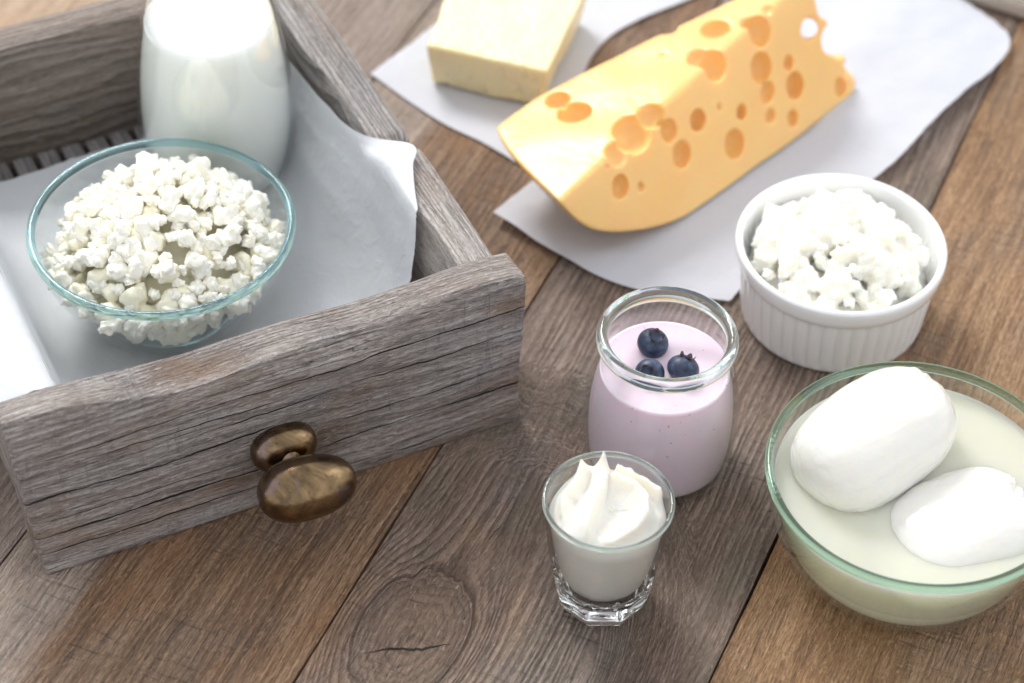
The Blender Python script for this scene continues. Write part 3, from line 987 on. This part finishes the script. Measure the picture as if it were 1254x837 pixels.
for k in range(4):
    q = Vector((145.0, 172.5, 31.5)) + vd * (4.0 * k)
    holes.append((q.x, q.y, q.z, 6.3, 'b'))
holes.append((155.0, 172.0, 14.5, 4.2, 'b'))
fn = Vector((0.67, -0.61, 0.42)).normalized(); tn = Vector((-0.19, -0.03, 0.98)).normalized()
D, lo, (X, Y, Z) = hull_field([(Vector(p) - cc) / 1000 for p in pts], 0.0008, 0.0007)
for (x, y, z, r, k) in holes:
    p = Vector((x, y, z)) - cc
    rr = r * 1.10
    if k == 'f':
        p = p + fn * rr * random.uniform(-0.45, 0.0)
    elif k == 't':
        p = p + tn * rr * random.uniform(-0.45, 0.0)
    p /= 1000; rr /= 1000
    w_ = tuple(slice(max(0, int((p[i] - 1.4 * rr - 0.002 - lo[i]) / 0.0008)), max(0, int((p[i] + 1.4 * rr + 0.002 - lo[i]) / 0.0008) + 2)) for i in range(3))
    q = np.sqrt(((X[w_] - p.x) / random.uniform(0.92, 1.1)) ** 2 + ((Y[w_] - p.y) / random.uniform(0.95, 1.08)) ** 2 + ((Z[w_] - p.z) / random.uniform(0.92, 1.15)) ** 2)
    hd = rr - q
    kk = 0.0007
    Dw = D[w_]
    t_ = np.clip(0.5 - 0.5 * (Dw - hd) / kk, 0, 1)
    D[w_] = Dw * (1 - t_) + hd * t_ + kk * t_ * (1 - t_)
me = surface_nets(D, lo, 0.0008)
del X, Y, Z, D
displace(me, lambda p: 0.0006 * noise.noise(p * 45) + 0.00005 * noise.noise(p * 300))
cheese = link_mesh("cheese_wedge", me, M['cheese'], None, True, (cc.x / 1000, cc.y / 1000, 0.0012))
tag(cheese, "large yellow cheese wedge full of round holes on paper", "cheese")

# ------------------------------------------------------------------ ramekin with soft cheese
RC = Vector((0.1364, 0.0246, 0.0))
ram = thing("ramekin", "white fluted ceramic ramekin filled with soft cheese", "ramekin", RC)
NF = 42


def flute(a, r, z):
    if r < 0.035 or z < 0.0015 or z > 0.0305:
        return r
    k = min(1, (z - 0.0015) / 0.003) * min(1, (0.0305 - z) / 0.002)
    s = abs(math.sin(a * NF / 2))
    return r - 0.0011 * k * (1 - s ** 0.7)


prof = [(0.030, 0.0006), (0.0365, 0.0), (0.0385, 0.0012), (0.0392, 0.004), (0.0400, 0.012), (0.0410, 0.022), (0.0416, 0.0285), (0.0418, 0.0300), (0.0430, 0.0312), (0.0437, 0.0335), (0.0442, 0.0375),
        (0.0441, 0.0393), (0.0432, 0.0403), (0.0420, 0.0401), (0.0411, 0.0390), (0.0404, 0.0360), (0.0390, 0.020), (0.0375, 0.008), (0.034, 0.0045), (0.0, 0.004), (0.0, 0.0006)]
pr = []
for a, b in zip(prof[:-1], prof[1:]):
    seg = 6 if abs(a[1] - b[1]) > 0.005 and a[0] > 0.036 else 3
    for i in range(seg):
        pr.append((a[0] + (b[0] - a[0]) * i / seg, a[1] + (b[1] - a[1]) * i / seg))
v, f = lathe(pr, NF * 12, flute)
mesh_obj("dish", v, f, M['ceramic'], ram)
bl = []
rnd = random.Random(3)
bl.append(((0, 0, 0.022), (0.037, 0.037, 0.013), (0, 0, 0)))
for i in range(210):
    r = 0.0355 * math.sqrt(rnd.random()); a = rnd.random() * 6.283
    top = 0.031 + 0.0125 * (1 - (r / 0.037) ** 2.2)
    s = rnd.uniform(0.0016, 0.0056)
    if r + s > 0.0375: r = 0.0375 - s
    bl.append(((r * math.cos(a), r * math.sin(a), top + rnd.uniform(-0.004, 0.0026)), (s * rnd.uniform(0.7, 1.3), s * rnd.uniform(0.7, 1.2), s * rnd.uniform(0.6, 1.0)), (rnd.random() * 3, rnd.random() * 3, rnd.random() * 3)))
me = lumps(bl, 0.0006, 0.0006, 420.0, 0.0015, clip=lambda X, Y, Z: np.maximum(np.sqrt(X * X + Y * Y) - 0.0383, 0.012 - Z))
ric = link_mesh("soft_cheese", me, M['ricotta'], None, True, RC + Vector((0, 0, 0.0)))
tag(ric, "lumpy white soft cheese heaped in the ramekin", "soft cheese")

# ------------------------------------------------------------------ yogurt jar
JC = Vector((0.0596, -0.0630, 0.0))
jar = thing("glass_jar", "round glass jar of pink yogurt with thick rim", "jar", JC)
JO = [(0.025, 0.0004), (0.0282, 0.0016), (0.0296, 0.006), (0.0304, 0.013), (0.0307, 0.022), (0.0304, 0.030), (0.0294, 0.038), (0.0276, 0.046), (0.0258, 0.0515), (0.0251, 0.0545), (0.0251, 0.058)]
JO = smooth_profile(JO, 44)
inner = [(max(0, r - 0.0018), z + (0.0022 if z < 0.004 else 0)) for r, z in JO]
v, f = lathe(JO + [(0.0251, 0.0600), (0.0233, 0.0600)] + inner[::-1] + [(0.0, 0.0026), (0.0, 0.0006)], 96)
mesh_obj("jar_body", v, f, M['glass'], jar)
# heavy rolled rim
rp = []
for i in range(20):
    a = 2 * math.pi * i / 20
    rp.append((0.02525 + 0.00235 * math.cos(a), 0.0616 + 0.0033 * math.sin(a)))
v, f = lathe(rp, 112)
mesh_obj("jar_rim", v, f, M['rim_clear'], jar)
jar.scale = (0.995, 0.995, 1.075)
YZ = 0.0472
yo = [(r - 0.0021, z) for r, z in JO if 0.003 < z < YZ - 0.001]
yp = [(0.0, 0.0030), (yo[0][0] - 0.002, 0.0031)] + yo + [(yo[-1][0] - 0.0001, YZ + 0.0002), (yo[-1][0] - 0.0008, YZ - 0.0001), (yo[-1][0] - 0.002, YZ - 0.0003)] + [(q, YZ - 0.0003) for q in (0.018, 0.012, 0.006, 0.002, 0.0)]
v, f = lathe(yp, 96, closed=False)
yog = mesh_obj("blueberry_yogurt", v, f, M['yogurt'], None, loc=JC)
yog.scale = (0.995, 0.995, 1.075)
tag(yog, "smooth pale pink yogurt filling the round jar", "yogurt")


def blueberry(loc, rot, r, label):
    b = thing("blueberry", label, "blueberry", loc, group="blueberries on the yogurt")
    b.rotation_euler = rot
    prof = []
    for i in range(19):
        a = -math.pi / 2 + (math.pi * 0.86) * i / 18
        prof.append((r * math.cos(a) * 1.04, r * 0.86 * math.sin(a)))
    rt_, zt = prof[-1]
    prof[0] = (0.0, prof[0][1])
    prof += [(rt_ * 0.8, zt - 0.0002), (rt_ * 0.65, zt - 0.0008), (rt_ * 0.35, zt - 0.0012), (0.0, zt - 0.0012)]
    v, f = lathe(prof, 40, closed=False)
    mesh_obj("berry_skin", v, f, M['berry'], b)

    def star(a, q, z):
        return q * (1 + 0.10 * math.cos(5 * a))
    cz = zt - 0.0004
    cr = max(rt_, r * 0.45)
    cp = [(cr * 0.92, cz - 0.0004), (cr * 1.02, cz + 0.0007), (cr * 1.12, cz + 0.0014), (cr * 1.06, cz + 0.0015), (cr * 0.86, cz + 0.0006), (cr * 0.72, cz - 0.0004)]
    v, f = lathe(cp, 50)
    vv = []
    for (x, y, z) in v:
        a = math.atan2(y, x); k = math.cos(5 * a)
        s = 1 + 0.08 * k
        vv.append((x * s, y * s, cz + (z - cz) * (0.62 + 0.55 * k)))
    mesh_obj("calyx", vv, f, M['calyx'], b)
    return b


YZ *= 1.075
blueberry((0.0550, -0.0528, YZ + 0.0030), (R(14), R(10), 0.3), 0.0060, "upper blueberry floating on the yogurt, farthest from the jar's front")
blueberry((0.0665, -0.0655, YZ + 0.0022), (R(-2), R(34), 1.0), 0.0061, "right blueberry on the yogurt with its brown crown turned sideways")
blueberry((0.0535, -0.0678, YZ + 0.0012), (R(-30), R(-30), 2.0), 0.0057, "left front blueberry on the yogurt, half hidden by the jar rim")

# ------------------------------------------------------------------ shot glass with cream
SCn = Vector((0.03695, -0.1368, 0.0))
shot = thing("shot_glass", "small faceted shot glass topped with whipped cream", "glass", SCn)
NFAC = 8


def facets(a, r, z):
    if z > 0.034 or r < 0.0125:
        return r
    w = 2 * math.pi / NFAC
    d = (a + 0.35) % w - w / 2
    ap = 0.0152 + 0.0069 * (z / 0.030)
    if z < 0.0022:
        ap -= (0.0022 - z) * 0.45
    return min(r, ap / math.cos(d))


so = [(0.0135, 0.0003), (0.0166, 0.0006), (0.0172, 0.002), (0.0180, 0.006), (0.0190, 0.012), (0.0199, 0.018), (0.0208, 0.024), (0.0215, 0.029), (0.0222, 0.035), (0.0230, 0.042), (0.0239, 0.0505)]
so = [(0.0, 0.0008), (0.006, 0.0008), (0.011, 0.0006), (0.0130, 0.0002)] + smooth_profile(so[1:], 54)
tip = [(0.02405, 0.0515), (0.0236, 0.0521), (0.0231, 0.0519), (0.0228, 0.0511)]
si = smooth_profile([(0.0228, 0.0511), (0.0219, 0.042), (0.0206, 0.032), (0.0186, 0.0205), (0.0170, 0.0140), (0.0150, 0.0110), (0.0115, 0.0096), (0.006, 0.0091), (0.0, 0.0090)], 30)
v, f = lathe(so + tip + si[1:], 192, facets)
me_ = mesh_obj("glass_body", v, f, M['shot'], shot)
shot.scale = (0.995, 0.995, 1.07)
rp = [(0.02345 + 0.0010 * math.cos(2 * math.pi * i / 14), 0.0514 + 0.0012 * math.sin(2 * math.pi * i / 14)) for i in range(14)]
v, f = lathe(rp, 128)
mesh_obj("glass_lip", v, f, M['rim_clear'], shot)
# cream: filling plus spooned folds
ncr, nca = 44, 128


def seg_d(p, a, b):
    ab = b - a; t = max(0.0, min(1.0, (p - a).dot(ab) / ab.dot(ab)))
    q = a + ab * t
    side = ab.x * (p.y - a.y) - ab.y * (p.x - a.x)
    return (p - q).length, t, side


# crest lines in glass coordinates (mm): points, height, soft side, steep side
V2 = lambda x, y: Vector((x, y))
crests = [
    ([V2(-1, 13), V2(-3, 4), V2(-5, -4), V2(-8, -12), V2(-9, -18)], (13.0, 9.0, 7.0, 5.0, 2.0), 2.0, 5.0),
    ([V2(2, 9), V2(9, 5.5), V2(14, 0.5), V2(15, -6), V2(9, -13), V2(1, -18)], (8.5, 8.0, 7.5, 6.5, 4.5, 2.0), 1.5, 6.0),
    ([V2(4, 14), V2(8, 11), V2(13, 10), V2(19, 5)], (9.0, 8.0, 7.0, 5.0), 1.7, 1.7),
    ([V2(-9.5, 14), V2(-13, 8), V2(-17, 2), V2(-17, -5)], (10.0, 8.0, 6.0, 3.0), 5.0, 1.5),
    ([V2(-9.5, 14), V2(-5, 11), V2(-1, 13)], (9.0, 5.5, 9.0), 1.8, 1.8),
]
peaks = [(-1.0, 13.0, 4.0, 1.3), (-9.5, 14.0, 1.8, 1.8), (8.0, 11.0, 1.8, 1.6), (18.0, 5.5, 1.8, 1.8), (15.5, -4.0, 1.2, 2.2), (-2, -17, 1.0, 2.0)]


def cream_h(x, y):
    p = Vector((x, y))
    r = p.length
    h = 46.5 + 3.5 * max(0, 1 - (r / 20.5) ** 2)
    add = 0.0
    for pts_, hs, ws, wt in crests:
        best = None
        for i in range(len(pts_) - 1):
            d, t, sd = seg_d(p, pts_[i], pts_[i + 1])
            if best is None or d < best[0]:
                best = (d, hs[i] + (hs[i + 1] - hs[i]) * t, sd)
        d, hh, sd = best
        w = ws if sd > 0 else wt
        add = max(add, hh * math.exp(-(d / w) ** 1.15))
    for px, py, ph, pw in peaks:
        d = (p - Vector((px, py))).length
        add += ph * math.exp(-(d / pw) ** 1.1)
    h += add * 1.15 + 0.5 * noise.noise(Vector((x * 0.25, y * 0.25, 1))) + 0.15 * noise.noise(Vector((x * 0.9, y * 0.9, 4)))
    return h


cv, cf = [], []
rin = 21.7
for j in range(ncr):
    rr = rin * j / (ncr - 1)
    for i in range(nca):
        a = 2 * math.pi * i / nca
        x, y = rr * math.cos(a), rr * math.sin(a)
        h = cream_h(x, y)
        edge = max(0, (rr - 19.5) / (rin - 19.5))
        h = h * (1 - edge ** 2) + 43.5 * edge ** 2
        lean = max(0, h - 48)
        cv.append(((x + lean * 0.10 * math.sin(y * 0.3)) / 1000, (y - lean * 0.18) / 1000, h / 1000))
for j in range(ncr - 1):
    for i in range(nca):
        k = (i + 1) % nca
        cf.append((j * nca + i, (j + 1) * nca + i, (j + 1) * nca + k, j * nca + k))
low = [(21.6, 40.5), (21.2, 37.5), (20.6, 34), (19.4, 28.5), (17.9, 22.0), (16.5, 17.0), (14.8, 13.6), (12.4, 12.0), (9, 11.3), (5, 11.0), (0.1, 10.9)]
base_i = (ncr - 1) * nca
for (lr, lz) in low:
    st = len(cv)
    for i in range(nca):
        a = 2 * math.pi * i / nca
        s = 0.975 + 0.03 * noise.noise(Vector((math.cos(a) * 2, math.sin(a) * 2, lz)))
        cv.append((lr * s * math.cos(a) / 1000, lr * s * math.sin(a) / 1000, (lz + (1.6 if lz > 24 else 0.7) * 0.6 * noise.noise(Vector((math.cos(a) * 1.5, math.sin(a) * 1.5, 3)))) / 1000))
    for i in range(nca):
        k = (i + 1) % nca
        cf.append((base_i + i, st + i, st + k, base_i + k))
    base_i = st
crm = mesh_obj("whipped_cream", cv, cf, M['cream'], None, loc=SCn)
crm.scale = (0.995, 0.995, 1.07)
tag(crm, "swirled whipped cream peaking above the shot glass", "cream")

# ------------------------------------------------------------------ mozzarella bowl
MC = Vector((0.1543, -0.1101, 0.0))
mb = thing("glass_bowl", "greenish glass bowl of whey holding two mozzarella balls", "bowl", MC)
MO = smooth_profile([(0.030, 0.0004), (0.0365, 0.0012), (0.0425, 0.0045), (0.0475, 0.0105), (0.0512, 0.018), (0.0540, 0.027), (0.0562, 0.037), (0.0574, 0.0455)], 40)
inner = [(max(0, r - 0.0026), z + (0.0026 if z < 0.006 else 0.0008)) for r, z in MO]
v, f = lathe(MO + inner[::-1] + [(0.0, 0.003), (0.0, 0.0006)], 128)
mesh_obj("bowl_body", v, f, M['glass_green'], mb)


def rim_ring(R0, z0, rw, rh, n=144, flat=0.0):
    p = []
    for i in range(18):
        a = 2 * math.pi * i / 18
        p.append((R0 + rw * math.cos(a), z0 + rh * math.sin(a)))
    return lathe(p, n)


v, f = rim_ring(0.0563, 0.0462, 0.0017, 0.0020)
mesh_obj("bowl_rim", v, f, M['rim_green'], mb)
WZ = 0.0385
wi = [(r - 0.0029, z) for r, z in MO if 0.004 < z < WZ]
wp = [(0.0, 0.0036), (wi[0][0] - 0.004, 0.0037)] + wi + [(wi[-1][0] + 0.0003, WZ + 0.0006), (wi[-1][0] - 0.0006, WZ + 0.0001), (wi[-1][0] - 0.002, WZ)] + [(q, WZ) for q in (0.045, 0.035, 0.025, 0.012, 0.004, 0.0)]
v, f = lathe(wp, 128, closed=False)
wh = mesh_obj("whey", v, f, M['whey'], None, loc=MC)
tag(wh, "cloudy greenish white whey filling the mozzarella bowl", "whey")


def mozz(loc, rad, rot, label, knot_dir, seed, knot_amp):
    bm = ico(6)
    kd = Vector(knot_dir).normalized()
    for q in bm.verts:
        p = q.co.copy()
        d = 1 + 0.03 * noise.noise(p * 1.3 + Vector((seed, 0, 0))) + 0.008 * noise.noise(p * 5 + Vector((0, seed, 0))) - 0.007 * max(0, 1 - abs(noise.noise(Vector((p.x * 1.6 + seed, p.y * 5, p.z * 5)))) * 7)
        k = max(0, p.dot(kd))
        w = math.exp(-((1 - k) / 0.05) ** 1.2)
        ang = math.atan2(p.cross(kd).length, p.dot(kd))
        d += w * knot_amp * (noise.noise(p * 9 + Vector((seed, 2, 1))) * 0.9 + 0.6 * abs(noise.noise(p * 16)) - 0.3)
        # blunt, squarish ends
        pw = 2.9
        sq = (abs(p.x) ** pw + (p.y * p.y + p.z * p.z) ** (pw / 2)) ** (-1 / pw)
        q.co = p * (d * sq)
    bm.transform(Matrix.Diagonal((*rad, 1)))
    me = bpy.data.meshes.new("mozz"); bm.to_mesh(me); bm.free()
    o = link_mesh("mozzarella_ball", me, M['mozzarella'], None, True, loc)
    o.rotation_euler = rot
    return tag(o, label, "mozzarella", "mozzarella balls in the bowl")


mozz((0.1385, -0.0945, 0.0462), (0.0332, 0.0230, 0.0217), (0, R(-6), R(41)), "upper oval mozzarella rising out of the whey above the rim", (0.75, 0.1, 0.65), 2.0, 0.05)
mozz((0.1690, -0.1262, 0.0285), (0.0315, 0.0270, 0.0170), (0, R(-8), R(22)), "lower mozzarella half sunk in whey with puckered end", (0.85, 0.05, 0.55), 5.0, 0.16)

# ------------------------------------------------------------------ cottage cheese bowl (in the drawer)
FLZ = 0.0192
CC = Vector((-0.1419, -0.0056, FLZ))
cb = thing("glass_bowl", "clear glass bowl heaped with cottage cheese standing in the drawer", "bowl", CC)
CO = smooth_profile([(0.020, 0.0003), (0.0255, 0.0010), (0.0310, 0.0045), (0.0370, 0.0100), (0.0425, 0.0175), (0.0470, 0.0265), (0.0505, 0.036), (0.0528, 0.0452)], 40)
inner = [(max(0, r - 0.0024), z + (0.0026 if z < 0.006 else 0.0008)) for r, z in CO]
v, f = lathe(CO + inner[::-1] + [(0.0, 0.003), (0.0, 0.0006)], 128)
mesh_obj("bowl_body", v, f, M['glass'], cb)
v, f = rim_ring(0.0520, 0.0457, 0.0018, 0.0019)
mesh_obj("bowl_rim", v, f, M['rim_blue'], cb)


v, f = lathe(smooth_profile([(0.0, 0.0009), (0.012, 0.0009), (0.0205, 0.0006), (0.0245, 0.0016), (0.0262, 0.0032), (0.0235, 0.0044), (0.012, 0.0040), (0.0, 0.0040)], 40), 96, closed=False)
mesh_obj("bowl_foot", v, f, M['rim_blue'], cb, loc=(0, 0, -0.0004))


def bowl_r(z):
    for (r0, z0), (r1, z1) in zip(CO[:-1], CO[1:]):
        if z0 <= z <= z1:
            return r0 + (r1 - r0) * (z - z0) / max(1e-9, z1 - z0) - 0.003
    return 0.049


cot = thing("cottage_cheese", "heap of white cottage cheese curds in the clear bowl", "cottage cheese", CC)
rnd = random.Random(11)
curd_meshes = []
for k in range(18):
    bl = []
    c0 = Vector((0, 0, 0))
    for q in range(rnd.choice((2, 3, 4, 5))):
        rr_ = rnd.uniform(0.45, 0.95)
        bl.append((tuple(c0), (rr_ * rnd.uniform(0.8, 1.35), rr_ * rnd.uniform(0.7, 1.0), rr_ * rnd.uniform(0.6, 0.95)), (rnd.random() * 3, rnd.random() * 3, rnd.random() * 3)))
        c0 = c0 + Vector((rnd.uniform(-1, 1), rnd.uniform(-1, 1), rnd.uniform(-0.7, 0.7))) * 0.85
        if c0.length > 1.1: c0 = c0 * 0.4
    me = lumps(bl, 0.10, 0.055, 2.6, 0.30)
    me.transform(Matrix.Scale(0.0034, 4))
    me.materials.append(M['curd'])
    for p in me.polygons: p.use_smooth = True
    curd_meshes.append(me)
# the body of the heap
bl = [((0, 0, 0.021), (0.029, 0.029, 0.010), (0, 0, 0)), ((0, 0.002, 0.031), (0.031, 0.031, 0.009), (0, 0, 0)), ((0.001, 0.003, 0.040), (0.019, 0.019, 0.007), (0, 0, 0))]
for i in range(150):
    r = 0.044 * math.sqrt(rnd.random()); a = rnd.random() * 6.283; q = rnd.uniform(0.002, 0.004)
    zz = 0.0335 + 0.0270 * max(0, 1 - (r / 0.046) ** 1.9) - 0.0032 - rnd.random() * 0.002
    bl.append(((r * math.cos(a), r * math.sin(a), zz), (q * 1.3, q, q), (a, a * 3, 0)))
for i in range(60):
    a = rnd.random() * 6.283; z = rnd.uniform(0.012, 0.034); r = bowl_r(z) - 0.006 - rnd.random() * 0.004
    bl.append(((r * math.cos(a), r * math.sin(a), z), (0.005, 0.004, 0.004), (a, z * 99, 0)))
link_mesh("curd_mass", lumps(bl, 0.0010, 0.0007, 300.0, clip=lambda X, Y, Z: np.sqrt(X * X + Y * Y) - np.interp(Z, [z for _, z in CO], [r - 0.0042 for r, _ in CO])), M['curd_core'], cot)


def heap_z(x, y):
    r = math.hypot(x - 0.001, (y - 0.002))
    return 0.0335 + 0.0270 * max(0, 1 - (r / 0.046) ** 1.9) + 0.0025 * noise.noise(Vector((x * 90, y * 90, 2)))


placed = []


def add_curd(x, y, z, s):
    o = bpy.data.objects.new("curd", curd_meshes[rnd.randrange(18)])
    COL.objects.link(o); o.parent = cot
    o.location = (x, y, z)
    o.rotation_euler = (rnd.random() * 6.28, rnd.random() * 6.28, rnd.random() * 6.28)
    k = s / 0.0034
    o.scale = (k, k, k)


for _ in range(236):
    s = rnd.choice((0.0019, 0.0023, 0.0027, 0.0031, 0.0036, 0.0041, 0.0046))
    best = None
    for _c in range(10):          # best of a few candidates: even cover with no bare patch
        r = 0.0455 * math.sqrt(rnd.random()); a = rnd.random() * 6.283
        x, y = r * math.cos(a), r * math.sin(a)
        d = min([math.hypot(x - px, y - py) - 0.6 * ps for px, py, ps in placed] or [1.0])
        if best is None or d > best[0]:
            best = (d, x, y)
    _, x, y = best
    placed.append((x, y, s))
    add_curd(x, y, heap_z(x, y) + rnd.uniform(-0.0022, 0.0020), s)
# curds pressed against the glass below the heap
for i in range(62):
    a = 6.283 * (i / 62) + rnd.uniform(-0.06, 0.06); z = rnd.uniform(0.0155, 0.034)
    s = rnd.uniform(0.0022, 0.0036)
    r = bowl_r(z) - s * 1.5
    add_curd(r * math.cos(a), r * math.sin(a), z, s)

# ------------------------------------------------------------------ milk bottle (in the drawer)
BC = Vector((-0.1307, 0.0847, FLZ))
bt = thing("milk_bottle", "full glass milk bottle standing in the drawer behind the bowl", "bottle", BC)
BO = smooth_profile([(0.024, 0.0003), (0.0280, 0.0012), (0.0305, 0.006), (0.0325, 0.016), (0.0338, 0.030), (0.0336, 0.042), (0.0325, 0.056), (0.0305, 0.070), (0.0282, 0.083),
                     (0.0255, 0.096), (0.0225, 0.110), (0.0195, 0.124), (0.0178, 0.136), (0.0176, 0.146)], 60)
inner = [(max(0, r - 0.0016), z + (0.003 if z < 0.006 else 0)) for r, z in BO]
v, f = lathe(BO + [(0.0176, 0.1465), (0.0160, 0.1465)] + inner[::-1] + [(0.0, 0.0034), (0.0, 0.0006)], 112)
mesh_obj("bottle_body", v, f, M['glass'], bt)
v, f = rim_ring(0.0174, 0.1468, 0.0022, 0.0028, 80)
mesh_obj("bottle_lip", v, f, M['rim_clear'], bt)
MZ = 0.0815
mo = [(r - 0.0019, z) for r, z in BO if 0.0042 < z < MZ]
mp = [(0.0, 0.0040), (mo[0][0] - 0.003, 0.0041)] + mo + [(mo[-1][0] - 0.0001, MZ + 0.0006), (mo[-1][0] - 0.0009, MZ), (mo[-1][0] - 0.002, MZ - 0.0002)] + [(q, MZ - 0.0002) for q in (0.02, 0.012, 0.005, 0.0)]
v, f = lathe(mp, 96, closed=False)
mk = mesh_obj("milk", v, f, M['milk'], None, loc=BC)
tag(mk, "white milk filling the glass bottle in the drawer", "milk")
